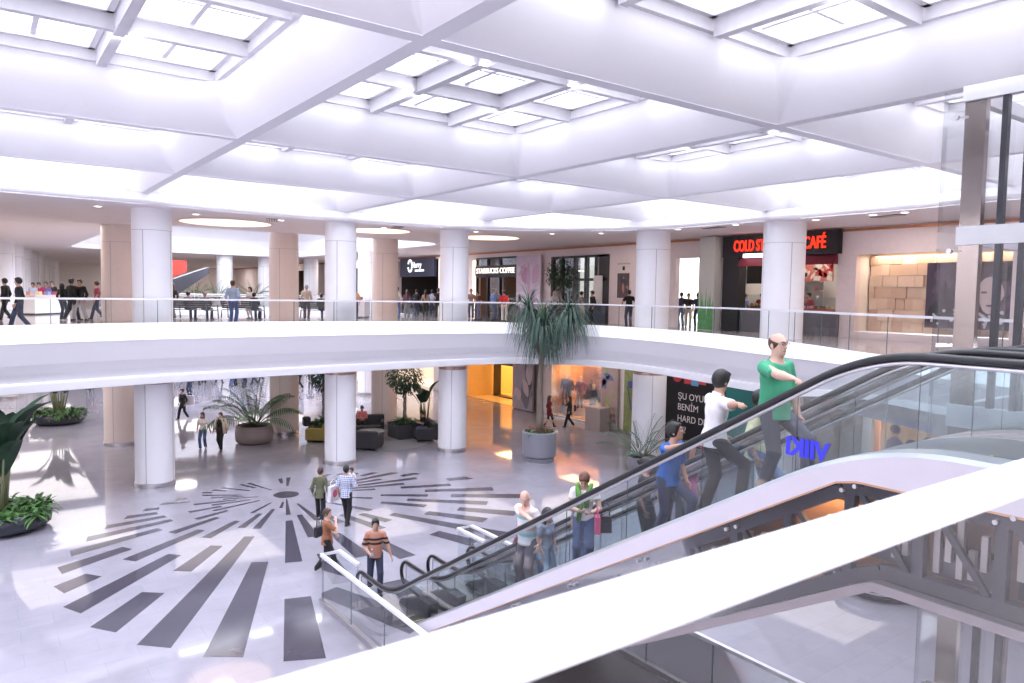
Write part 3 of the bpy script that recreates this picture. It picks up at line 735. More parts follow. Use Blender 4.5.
m = MB(); m.box(-.35, .35, -.55, .55, 0, 1.15); m.build('body', mat('taupe_plinth', (.38, .32, .31), .5), r); m = MB(); m.box(-.37, .37, -.57, .57, 1.15, 1.2); m.build('top', mat('taupe_plinth_top', (.45, .38, .36), .5), r)
# black advertisement board with white text
r = empty('advert_board', (WX-.2, 22.0, .05), 0, 'black advertisement board with white capital text and red blue graphic', 'sign')
m = MB(); m.box(0, .15, -1.62, 1.75, 0, 3.75); m.build('board', BLK, r)
TW = mat('white_print_text', (.85, .83, .84), .6)
for s_, z in (('ŞU OYUNU', 2.28), ('BENİM', 1.78), ('HARD DISKE', 1.24), ('MI?', .72)): text('lettering', s_, .44, TW, (-.02, .98, z), RZ, r, .004, ax='LEFT', sx=.92)
m = MB(); m.box(-.03, 0, -.2, .2, 2.85, 3.5); m.build('blue_graphic', mat('blue_graphic', (.12, .35, .62), .5), r)
m = MB(); m.box(-.03, 0, .22, .62, 2.9, 3.5); m.box(-.03, 0, -.62, -.22, 2.95, 3.5); m.sphere((-.02, 1.05, 3.2), .28, 12, 8, sc=(.1, 1, 1)); m.sphere((-.02, -.7, .35), .55, 12, 8, sc=(.05, 1, .6)); m.build('red_graphic', mat('red_graphic', (.60, .06, .08), .5), r)
m = MB(); m.box(WX-.2, WX-.04, 17.0, 20.3, .05, 3.7); tag(m.build('teal_hoarding', mat('teal_hoarding_paint', (.02, .17, .17), .5)), 'plain teal hoarding to the right of the black advertisement board', 'panel')
m = MB(); m.box(WX-.14, WX-.04, 14.2, 16.6, .05, 3.7); tag(m.build('grey_hoarding', mat('taupe_wall_panel', (.36, .31, .29), .5)), 'taupe wall panel right of the teal hoarding', 'panel')
# family poster in the orange lit window
r = empty('family_poster', (27.3, 12.75, 1.0), 0, 'orange lit window poster of three dark haired children', 'poster')
m = MB(); m.box(0, .05, -1.9, 1.1, 0, 1.6); m.build('board', mat('amber_print', (.80, .50, .20), .5), r)
for y, h, c in ((.55, 1.35, (.12, .10, .20)), (-.05, .85, (.25, .10, .14)), (-.65, 1.05, (.22, .08, .28))):
    m = MB(); m.add([(-.01, y-.34, 0), (-.01, y+.34, 0), (-.01, y+.3, h*.55), (-.01, y+.1, h*.68), (-.01, y-.1, h*.68), (-.01, y-.3, h*.55)], [tuple(range(6))]); m.build('clothes_print', mat('cloth_print_%d' % int(h*100), c, .6), r)
    m = MB(); m.add([(-.015, y+.15*math.cos(t*PI/6), h*.8+.17*math.sin(t*PI/6)) for t in range(12)], [tuple(range(12))]); m.build('face_print', mat('face_print_tan', (.50, .28, .18), .6), r)
    m = MB(); m.add([(-.02, y+.2*math.cos(t*PI/6), h*.9+.16*math.sin(t*PI/6)) for t in range(12)], [tuple(range(12))]); m.build('hair_print', BLACKM, r)
# ================================================================== ESCALATORS (run along y, rising towards y = 0)
SL = .58
def stepz(y): return 3.98+(5.93-y)*SL
def track(dz0, dzi, dz1, ya, yb, n=60, soft=.75):
    """z along y: flat dz0 at the bottom, incline line + dzi, flat UF+dz1 at the top, with rounded transitions"""
    out = []
    lo, hi = dz0, UF+dz1
    yl = 5.93-(lo-3.98-dzi)/SL; yh = 5.93-(hi-3.98-dzi)/SL
    def z(y):
        l = lambda q: 3.98+(5.93-q)*SL+dzi
        # blend with quadratic arcs
        if y > yl+soft: return lo
        if y > yl-soft: t = (yl+soft-y)/(2*soft); return lo+SL*soft*t*t
        if y > yh+soft: return l(y)
        if y > yh-soft: t = (y-(yh-soft))/(2*soft); return hi-SL*soft*t*t
        return hi
    return [(ya+(yb-ya)*i/n, z(ya+(yb-ya)*i/n)) for i in range(n+1)]
ESTEEL = mat('escalator_cladding_lavender_white', (.66, .62, .68), .4, .0, noise=.03)
EROSE = mat('rose_steel_deck', (.60, .50, .50), .3, .7)
EINN = mat('inner_skirt_steel', (.50, .54, .57), .3, .8)
STEPM = mat('ribbed_step_steel', (.10, .10, .11), .45, .7, bump=.5, nscale=90)
YEL = mat('yellow_step_edge', (.75, .55, .05), .5)
TRUSS = mat('dark_grey_truss_steel', (.075, .068, .078), .45, .4)
def path_strip(mb, A, B, mi=0): mb.strip(A, B, mi)
def escalator(name, xa, xb, label, near):
    """xa, xb: x of the two handrails"""
    r = empty(name, ((xa+xb)/2, 8.3, 0), 0, label, 'escalator', 'escalators side by side')
    c = (r.location.x, r.location.y, 0)
    Y0, Y1 = 14.25, .6
    ga, gb = xa, xb
    top = track(.95, 1.01, .93, 14.2, .9, 120, .5)
    for x, side in ((xa, -1), (xb, 1)):
        # handrail: top run, newel loop at the bottom, return run
        pts = [(x, y, z) for y, z in top]
        R = .27
        loop = [(x, 14.2+R*math.sin(t), .95-R+R*math.cos(t)) for t in [PI*k/10 for k in range(11)]]
        ret = [(x, 13.6, .38), (x, 13.2, .40)]
        full = list(reversed(ret))+list(reversed(loop))+pts
        m = MB(); m.tube(full, .040, 8, sx=1.05, sy=.95); hr_ = m.build('handrail', BLACK, r, smooth=True, off=c)
        m = MB(); m.tube([(p[0], p[1], p[2]-.055) for p in pts], .022, 6); m.build('rail_guide', STEEL, hr_, smooth=True, off=c)
        # glass balustrade panels between slanted joints
        edges = [14.25, 13.3, 12.2, 11.05, 9.9, 8.75, 7.6, 6.45, 5.3, 4.15, 3.0, 1.9, .9]
        zt = dict(); 
        def ztop(y): return np.interp(-y, [-p[0] for p in top], [p[1] for p in top])-.07
        bot = track(.16, .14, .14, 14.3, .9, 90)
        def zbot(y): return np.interp(-y, [-p[0] for p in bot], [p[1] for p in bot])
        for e0, e1 in zip(edges[:-1], edges[1:]):
            m = MB(); ys = [e0+(e1-e0)*k/8 for k in range(9)]
            sl = .25 if e0 < 12.5 and e1 > 3 else 0
            A = [(x-.006, y, float(zbot(y))) for y in ys]; B = [(x-.006, y, float(ztop(y))) for y in ys]
            A2 = [(x+.006, p[1], p[2]) for p in A]; B2 = [(x+.006, p[1], p[2]) for p in B]
            m.strip(A, B); m.strip(A2, B2)
            m.strip([A[0], A2[0]], [B[0], B2[0]], 1); m.strip([A[-1], A2[-1]], [B[-1], B2[-1]], 1)
            m.build('glass_panel', [GLASSG, DARKMET], r, off=c)
        # inner skirt and decking
        sk = track(.0, -.05, .0, 14.6, .0, 70); dk = track(.17, .17, .17, 14.3, .0, 70)
        m = MB(); xi = x-side*.04
        m.strip([(xi, y, z) for y, z in sk], [(xi, y, z) for y, z in dk]); m.build('skirt', EINN, r, smooth=True, off=c)
        xo = x+side*.25
        m = MB(); m.strip([(xi, y, z) for y, z in dk], [(xo-side*.02, y, z-.005) for y, z in dk]); m.strip([(xo-side*.02, y, z-.005) for y, z in dk], [(xo, y, z-.045) for y, z in dk]); m.build('deck', EROSE if side*near < 0 else EINN, r, smooth=True, off=c)
    # steps
    for k in range(30):
        y = 13.6-k*.40
        if y < 1.8: break
        zc = float(np.interp(-(y-.2), [-p[0] for p in STP], [p[1] for p in STP])); zc = max(.0, zc)
        m = MB(); m.box(xa+.045, xb-.045, y-.40, y, zc-.03, zc); m.box(xa+.045, xb-.045, y-.03, y, zc-.23, zc-.03)
        m.box(xa+.045, xb-.045, y-.015, y+.004, zc-.012, zc+.003, 1)
        m.build('step', [STEPM, YEL], r, off=c)
    for ya, yb, z in ((14.9, 13.6, .01), (2.0, .0, UF+.01)):
        m = MB(); m.box(xa+.045, xb-.045, yb, ya, z-.02, z+.012); m.build('comb_plate', STEEL, r, off=c)
    # lower black entry boxes at the newels
    for x in (xa, xb):
        m = MB(); m.extrude_yz([(14.35, .02), (13.1, .02), (13.0, .44), (13.45, .44), (14.25, .14)], x-.12, x+.12); m.build('newel_box', mat('dark_newel_casing', (.05, .05, .06), .25), r, off=c)
    # outer cladding: light band, glazed truss, bottom trim
    xs = xa-.25 if near < 0 else xb+.25
    sgn = near
    t0 = track(-.02, .125, .125, 13.2, .0, 70); t1 = track(-.3, -.085, -.20, 13.2, .0, 70, .02); t2 = track(-.9, -1.10, -1.06, 13.2, .0, 70, .02); t3 = track(-1., -1.20, -1.14, 13.2, .0, 70, .02)
    C = lambda T, x: [(x, y, max(z, .01)) for y, z in T]
    m = MB(); m.strip(C(t0, xs), C(t1, xs)); m.strip(C(t1, xs), C(t1, xs-sgn*.06)); m.build('cladding_band', ESTEEL, r, off=c)
    m = MB(); m.strip(C(t1, xs-sgn*.005), C([(y, z-.02) for y, z in t1], xs-sgn*.005)); m.build('copper_edge', mat('copper_edge', (.60, .35, .22), .3, .8), r, off=c)
    gl = MB(); gl.strip(C([(y, z-.02) for y, z in t1], xs-sgn*.02), C(t2, xs-sgn*.02)); sg_ = gl.build('side_glass', GLASSD, r, off=c)
    m = MB(); m.strip(C(t2, xs), C(t3, xs)); m.strip(C(t3, xs), C(t3, xs-sgn*.12)); m.strip(C(t2, xs), C(t2, xs-sgn*.12)); m.build('bottom_trim', mat('taupe_steel_trim', (.30, .26, .27), .3, .6), r, off=c)
    # truss behind the glass
    m = MB(); xt = xs-sgn*.18
    def lerp(T, y): return max(.02, float(np.interp(-y, [-p[0] for p in T], [p[1] for p in T])))
    ys = [12.2-k*.62 for k in range(20)]
    for k, y in enumerate(ys):
        a, b = lerp(t1, y), lerp(t2, y)
        if a-b < .15: continue
        m.bar((xt, y, a), (xt, y, b), .09, .09, 0, up=(1, 0, 0))
        y2 = y-.62
        if y2 > .2: m.bar((xt, y, lerp(t1, y)), (xt, y2, lerp(t2, y2)), .05, .05, 0, up=(1, 0, 0))
    for T, dz in ((t1, -.09), (t2, .07)):
        for (y, z), (y2, z2) in zip(T[:-1], T[1:]):
            if z > .02: m.bar((xt, y, max(z, .01)+dz), (xt, y2, max(z2, .01)+dz), .1, .12)
    m.build('truss', TRUSS, r, off=c)
    # machinery and panels inside the truss
    R = random.Random(11); m = MB()
    for k, y in enumerate(ys[:-1]):
        a, b = lerp(t1, y-.3), lerp(t2, y-.3)
        if a-b < .4: continue
        h = (a-b)
        m.box(xt-sgn*.12, xt-sgn*.3, y-.52, y-.08, b+.15*h, b+.45*h, 0)
        for q in range(5): m.box(xt-sgn*.04, xt-sgn*.1, y-.5+q*.09, y-.45+q*.09, b+h*R.uniform(.2, .4), b+h*R.uniform(.5, .8), 1)
    m.build('chain_gear', [mat('gear_dark', (.09, .08, .09), .5, .5), mat('gear_pale', (.50, .44, .40), .4, .6)], r, off=c)
    m = MB(); m.strip(C(t1, xt-sgn*.34), C(t2, xt-sgn*.34)); m.build('inner_panel', mat('inner_brown_panel', (.34, .18, .10), .55, noise=.3, nscale=1.5), r, off=c)
    # patch fittings
    for k, y in enumerate(ys):
        if k % 2: continue
        a = lerp(t1, y)
        if a > .3:
            for dy, dz in ((0, -.08), (-.12, -.02)): m = MB(); m.cyl((xs-sgn*.04, y+dy, a+dz), (xs+sgn*.012, y+dy, a+dz), .02, n=10); m.build('glass_fitting', STEEL, sg_, off=c)
    if True:   # closed underside and back
        m = MB(); xb2 = (xb+.2 if near < 0 else xa-.2); m.strip(C(t3, xs-sgn*.12), C(t3, xb2)); m.build('underside', mat('underside_brown', (.16, .11, .09), .5), r, off=c)
    return r
STP = track(0, 0, 0, 13.6, 0, 80, .9)
esc1 = escalator('escalator', 6.55, 7.62, 'escalator nearest the white foreground handrail, carrying the man in green', -1)
esc2 = escalator('escalator', 8.30, 9.37, 'escalator behind the nearest one, carrying the man in yellow', 1)
for x, z in ((29.3, 0),): pass
# a sign's mirrored reflection, drawn as blue letters on the near glass
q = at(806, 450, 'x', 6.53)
r = empty('sign_reflection', (6.535, q.y, q.z), 0, 'blue back to front sign reflection drawn on the glass below the man in green', 'sign')
BLU = mat('blue_sign_reflection', (.03, .03, .62), .4, emit=(.03, .03, .75), estr=.25)
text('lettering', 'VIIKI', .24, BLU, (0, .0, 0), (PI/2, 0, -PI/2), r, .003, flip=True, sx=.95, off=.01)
alight('truss_fill_light', (6.75, 4.4, 4.95), .2, 14, (1, .62, .32), rot=(0, 0, 0), sy=2.4)  # lights added inside the truss to show it through the glass
alight('truss_fill_light', (6.75, 8.0, 2.85), .2, 7, (1, .85, .75), rot=(0, 0, 0), sy=4.)

# ================================================================== GLASS FENCES AND BALUSTRADES
def balustrade(name, path, zbase, ztop, label, rail=(.05, .05), panel=1.35, gm=None, railm=None, base=True, group=None, cat='railing', rail_round=False):
    """frameless glass panels along a path (x, y[, zbase]) with a continuous handrail"""
    P3 = [np.array(p[:2], float) for p in path]
    L = [0]
    for a, b in zip(P3[:-1], P3[1:]): L.append(L[-1]+np.linalg.norm(b-a))
    zb = [p[2] if len(p) > 2 else zbase for p in path]
    def at_(s): return (np.interp(s, L, [p[0] for p in P3]), np.interp(s, L, [p[1] for p in P3]), np.interp(s, L, zb))
    o = at_(0); r = empty(name, (o[0], o[1], o[2]), 0, label, cat, group)
    n = max(1, round(L[-1]/panel))
    for k in range(n):
        s0, s1 = L[-1]*k/n+.008, L[-1]*(k+1)/n-.008
        ss = [s0]+[s for s in L if s0 < s < s1]+[s1]
        q = [at_(s) for s in ss]
        m = MB(); m.strip([(x, y, z) for x, y, z in q], [(x, y, ztop-.01) for x, y, z in q])
        for e in (q[0], q[-1]): m.box(e[0]-.005, e[0]+.005, e[1]-.005, e[1]+.005, e[2], ztop-.02, 1)
        m.build('glass_panel', [gm or GLASS, mat('green_glass_edge', (.12, .16, .16), .2)], r, off=o)
    pts = [np.array([*at_(s)[:2], ztop]) for s in sorted(set(L))]
    NN = normals2(pts) if len(pts) > 1 else []
    m = MB(); w, h = rail
    A = [[(p[0]+n_[0]*a, p[1]+n_[1]*a, ztop+b) for p, n_ in zip(pts, NN)] for a, b in ((-w/2, -h/2), (w/2, -h/2), (w/2, h/2), (-w/2, h/2))]
    for i in range(4): m.strip(A[i], A[(i+1) % 4])
    for e in (0, -1): m.add([A[i][e] for i in range(4)], [(0, 1, 2, 3)])
    m.build('handrail', railm or RAILW, r, off=o)
    return r
gp = [(p[0]-n[0]*.22, p[1]-n[1]*.22, p[2]-.02) for p, n in zip(EP, EN)]
gp = [p for p in gp if p[0] > -8 and p[1] > 2.5]
balustrade('glass_balustrade', gp, UF, 6.56, 'long curved glass balustrade with white handrail along the upper gallery edge', (.07, .06), 1.6)
x0, x1, y0, y1 = V2
balustrade('glass_balustrade', [(x1+.1, y0-.1), (x0-.1, y0-.1), (x0-.1, y1+.1), (x1+.1, y1+.1), (x1+.1, y0)], UF+.1, 6.58, 'glass balustrade with white rail around the distant second void', (.07, .06), 2.5)
FENCE_L = 'glass fence with white handrail beside the near escalator foot'
balustrade('glass_fence', [(6.1, 3.2), (6.1, 15.35), (6.52, 15.35), (6.52, 14.35)], .0, 1.08, FENCE_L, (.07, .07), 1.45, GLASSG)
balustrade('glass_fence', [(10.0, 3.2), (10.0, 15.25), (9.6, 15.25), (9.6, 14.1)], .0, 1.08, 'glass fence with handrail on the far side of the second escalator', (.08, .06), 1.45, GLASSG)
for fe, fx in ((bpy.data.objects['glass_fence'], 6.1), (bpy.data.objects['glass_fence.001'], 10.0)):
    m = MB(); m.box(fx-.05, fx+.05, 3.2, 15.35, .001, .1); m.build('steel_shoe', STEEL, fe, off=fe.location)
# foreground balustrade the photographer leans over
r = empty('glass_balustrade', (0, .36, UF), 0, 'broad white handrail on glass right in front of the camera', 'railing'); c = (0, .36, UF)
m = MB()
far = [(-3, .405), (7, .405)]; nearE = [(-3, .354), (7, .354)]
T = [(x, y, 6.68) for x, y in far]; T2 = [(x, y, 6.68) for x, y in nearE]; B_ = [(x, y, 6.657) for x, y in far]; B2 = [(x, y, 6.657) for x, y in nearE]
m.strip(T, T2); m.strip(T2, B2); m.strip(B2, B_); m.strip(B_, T)
m.build('handrail', RAILW, r, off=c)
for a, b in ((-1.2, .05), (.05, 1.62), (1.64, 3.4), (3.42, 6.1)):
    m = MB(); ya, yb = (float(np.interp(q, [p[0] for p in far], [p[1] for p in far]))-.026 for q in (a, b))
    m.quad((a, ya, UF-.1), (b, yb, UF-.1), (b, yb, 6.658), (a, ya, 6.658)); m.box(b-.004, b+.004, yb-.006, yb+.006, UF-.1, 6.658, 1)
    m.build('glass_panel', [GLASS, mat('green_glass_edge', (.12, .16, .16), .2)], r, off=c)
# ================================================================== GLASS LIFT SHAFT ON THE RIGHT
r = empty('glass_elevator', (12.0, 3.7, 0), 0, 'glass lift shaft with steel posts beyond the escalator heads', 'elevator'); c = (12.0, 3.7, 0)
Z1 = 9.75; LIFTG = glass('lift_glass', (.975, .98, .98), .0, fres=.3)
for nm, x0, x1, y0, y1 in (('glass_wall', 10.8, 10.815, 2.4, 4.82), ('glass_wall', 10.8, 13.2, 4.81, 4.825), ('glass_wall', 13.2, 13.215, 2.4, 4.82)):
    m = MB(); m.box(x0, x1, y0, y1, 0, Z1); m.build(nm, LIFTG, r, off=c)
for x, y, w in ((10.95, 4.46, .26), (12.95, 4.50, .14), (12.95, 2.6, .14), (10.95, 2.6, .14)):
    m = MB(); m.box(x-.06, x+.06, y-w/2, y+w/2, 0, Z1); m.build('post', mat('taupe_polished_steel', (.30, .255, .235), .14, 1.), r, off=c)
for x, y in ((10.9, 4.09), (10.9, 3.82), (10.9, 3.3), (12.9, 3.9), (12.9, 3.3)):
    m = MB(); m.box(x-.05, x+.05, y-.035, y+.035, 0, Z1); m.build('guide_rail', DARKMET, r, off=c)
for z0, z1 in ((7.68, 7.93), (9.6, 9.8), (5.2, 5.5), (3.7, 3.9)):
    m = MB(); m.box(10.97, 12.99, 2.45, 2.6, z0+.01, z1-.01); m.box(10.83, 10.96, 2.45, 4.6, z0, z1); m.box(13.0, 13.1, 2.45, 4.6, z0, z1); m.box(10.97, 12.99, 4.47, 4.58, z0+.01, z1-.01); m.build('ring_beam', mat('white_steel_beam', (.78, .77, .80), .35), r, off=c)
for z in (1.5, 4.6, 6.0, 7.6, 9.4):
    m = MB(); m.cyl((10.78, 4.66, z), (10.83, 4.66, z), .035, n=12); m.bar((10.83, 4.66, z), (10.93, 4.5, z), .025, .03); m.build('glass_fitting', STEEL, r, off=c)
m = MB(); m.cyl((12.0, 3.4, .0), (12.0, 3.4, Z1), .09, n=16); m.build('piston', CHROME, r, smooth=True, off=c)
m = MB(); m.box(10.83, 13.15, 2.45, 4.75, .0, .12); m.build('base', DARKMET, r, off=c)
# round dark lamp base on the lower floor, seen under the truss
# ================================================================== PEOPLE
def V3(*a): return np.array(a, float)
def unit(v): v = np.asarray(v, float); return v/max(1e-9, np.linalg.norm(v))
def rot_axis(v, ax, a):
    ax = unit(ax); v = np.asarray(v, float); return v*math.cos(a)+np.cross(ax, v)*math.sin(a)+ax*np.dot(ax, v)*(1-math.cos(a))
class Field:
    """signed distance field on a grid, read out as one continuous surface"""
    def __init__(s, lo, hi, h):
        s.h = h; s.lo = np.array(lo, float)-2*h; s.n = np.ceil((np.array(hi)-s.lo)/h).astype(int)+3
        s.D = np.full(s.n, 1.0, np.float32)
        s.ax = [(s.lo[i]+h*np.arange(s.n[i])).astype(np.float32) for i in range(3)]
    def sub(s, lo, hi, pad):
        a = np.clip(np.floor((np.array(lo)-pad-s.lo)/s.h).astype(int), 0, s.n); b = np.clip(np.ceil((np.array(hi)+pad-s.lo)/s.h).astype(int)+1, 0, s.n)
        if (b <= a).any(): return None
        sl = tuple(slice(i, j) for i, j in zip(a, b))
        return sl, np.meshgrid(*[s.ax[i][sl[i]] for i in range(3)], indexing='ij', sparse=True)
    def join(s, sl, d, k):
        A = s.D[sl]
        if k > 0:
            hh = np.clip(.5+.5*(A-d)/k, 0, 1); s.D[sl] = A*(1-hh)+d*hh-k*hh*(1-hh)
        else: s.D[sl] = np.minimum(A, d)
    def cone(s, a, b, ra, rb, k=.03, flat=None):
        a = np.asarray(a, float); b = np.asarray(b, float); R = max(ra, rb)
        g = s.sub(np.minimum(a, b)-R, np.maximum(a, b)+R, k+2*s.h)
        if g is None: return
        sl, (X, Y, Z) = g; ba = b-a; L = max(1e-9, float(ba@ba))
        x, y, z = X-a[0], Y-a[1], Z-a[2]
        t = np.clip((x*ba[0]+y*ba[1]+z*ba[2])/L, 0, 1)
        d = np.sqrt((x-t*ba[0])**2+(y-t*ba[1])**2+(z-t*ba[2])**2)-(ra+(rb-ra)*t)
        if flat is not None:
            u = unit(ba); d = np.maximum(d, (X-b[0])*u[0]+(Y-b[1])*u[1]+(Z-b[2])*u[2]-flat)
        s.join(sl, d.astype(np.float32), k)
    def ell(s, c, r, k=.03, M=None, neg=False):
        c = np.asarray(c, float); r = np.asarray(r, float); R = r.max()
        g = s.sub(c-R, c+R, k+2*s.h)
        if g is None: return
        sl, (X, Y, Z) = g; x, y, z = X-c[0], Y-c[1], Z-c[2]
        if M is not None:   # rows of M are the local axes
            x, y, z = [M[i, 0]*x+M[i, 1]*y+M[i, 2]*z for i in range(3)]
        k0 = np.sqrt((x/r[0])**2+(y/r[1])**2+(z/r[2])**2); k1 = np.sqrt((x/r[0]**2)**2+(y/r[1]**2)**2+(z/r[2]**2)**2)
        d = (k0*(k0-1)/np.maximum(k1, 1e-6)).astype(np.float32)
        if neg:
            A = s.D[sl]; dd = -d; hh = np.clip(.5-.5*(A-dd)/k, 0, 1); s.D[sl] = A*(1-hh)+dd*hh+k*hh*(1-hh)
        else: s.join(sl, d, k)
    def cut(s, p, n):
        n = unit(n); X, Y, Z = np.meshgrid(*s.ax, indexing='ij', sparse=True)
        s.D = np.maximum(s.D, ((X-p[0])*n[0]+(Y-p[1])*n[1]+(Z-p[2])*n[2]).astype(np.float32))
    def mesh(s):
        D = s.D; ins = D < 0
        c = [ins[i:D.shape[0]-1+i, j:D.shape[1]-1+j, k:D.shape[2]-1+k] for i in (0, 1) for j in (0, 1) for k in (0, 1)]
        cnt = sum(q.astype(np.int8) for q in c); act = (cnt > 0) & (cnt < 8)
        idx = np.argwhere(act)
        if len(idx) == 0: return np.zeros((0, 3)), np.zeros((0, 4), int)
        off = np.array([(i, j, k) for i in (0, 1) for j in (0, 1) for k in (0, 1)])
        vals = np.stack([D[idx[:, 0]+o[0], idx[:, 1]+o[1], idx[:, 2]+o[2]] for o in off], 1)
        acc = np.zeros((len(idx), 3)); num = np.zeros(len(idx))
        for a in range(8):
            for b in range(a+1, 8):
                if np.abs(off[a]-off[b]).sum() != 1: continue
                va, vb = vals[:, a], vals[:, b]; m = (va < 0) != (vb < 0)
                t = np.where(m, va/np.where(m, va-vb, 1), 0)
                acc += np.where(m[:, None], off[a]+t[:, None]*(off[b]-off[a]), 0); num += m
        v = (idx+acc/num[:, None])*s.h+s.lo
        vid = np.full(act.shape, -1, np.int64); vid[act] = np.arange(len(idx))
        F = []
        for ax in range(3):
            A = np.take(ins, range(D.shape[ax]-1), ax); B = np.take(ins, range(1, D.shape[ax]), ax)
            e = np.argwhere(A != B); u, w = [(1, 2), (2, 0), (0, 1)][ax]
            ok = (e[:, u] > 0) & (e[:, w] > 0) & (e[:, u] < D.shape[u]-1) & (e[:, w] < D.shape[w]-1); e = e[ok]
            def cell(du, dw):
                q = e.copy(); q[:, u] += du; q[:, w] += dw; return vid[q[:, 0], q[:, 1], q[:, 2]]
            q = np.stack([cell(-1, -1), cell(0, -1), cell(0, 0), cell(-1, 0)], 1)
            sg = ins[e[:, 0], e[:, 1], e[:, 2]]
            q[~sg] = q[~sg][:, ::-1]; F.append(q)
        F = np.concatenate(F); F = F[(F >= 0).all(1)]
        return v, F
def mesh_obj(name, parts, m, parent):
    """one mesh object from a list of (vertices, quads)"""
    V = []; F = []; o = 0
    for v, f in parts:
        if len(v) == 0: continue
        V.append(v); F.append(f+o); o += len(v)
    me = bpy.data.meshes.new(name)
    if V:
        V = np.concatenate(V); F = np.concatenate(F)
        me.vertices.add(len(V)); me.vertices.foreach_set('co', V.astype(np.float32).ravel())
        me.loops.add(F.size); me.loops.foreach_set('vertex_index', F.ravel().astype(np.int32))
        me.polygons.add(len(F)); me.polygons.foreach_set('loop_start', np.arange(0, F.size, 4, dtype=np.int32))
        me.polygons.foreach_set('use_smooth', np.ones(len(F), bool)); me.update(calc_edges=True)
    me.materials.append(m)
    ob = bpy.data.objects.new(name, me); COL.objects.link(ob); ob.parent = parent
    return ob
def ik(a, b, l1, l2, hint):
    a = np.asarray(a, float); b = np.asarray(b, float); d = b-a; L = np.linalg.norm(d)
    if L > (l1+l2)*.998: b = a+d*((l1+l2)*.998/L); d = b-a; L = np.linalg.norm(d)
    u = d/L; x = (l1*l1-l2*l2+L*L)/(2*L); hgt = math.sqrt(max(0, l1*l1-x*x))
    n = np.asarray(hint, float); n = n-u*(n@u); n = unit(n)
    return a+u*x+n*hgt, b
SKIN = mat('skin_tan', (.52, .30, .22), .5, noise=.05); SKINL = mat('skin_light', (.66, .42, .33), .5, noise=.05)
HAIRB = mat('black_hair', (.012, .010, .010), .45, noise=.4, nscale=60); HAIRN = mat('brown_hair', (.07, .035, .02), .5, noise=.4, nscale=60); HAIRG = mat('grey_hair', (.30, .28, .27), .6, noise=.3, nscale=60)
SHOE = mat('dark_shoe', (.03, .025, .025), .45); SHOEW = mat('pale_shoe', (.6, .58, .56), .5); EYEW = mat('eye_white', (.75, .72, .70), .3); EYED = mat('dark_eye', (.02, .014, .012), .2)
def cloth(name, c): return mat('cloth_'+name, c, .85, noise=.12, nscale=14, bump=.25)
JEANS = cloth('blue_denim', (.09, .13, .26)); DJEANS = cloth('dark_denim', (.035, .045, .085)); BLK_T = cloth('black', (.014, .014, .017)); GREYT = cloth('grey', (.20, .19, .21)); BEIGE_T = cloth('beige', (.52, .42, .33))

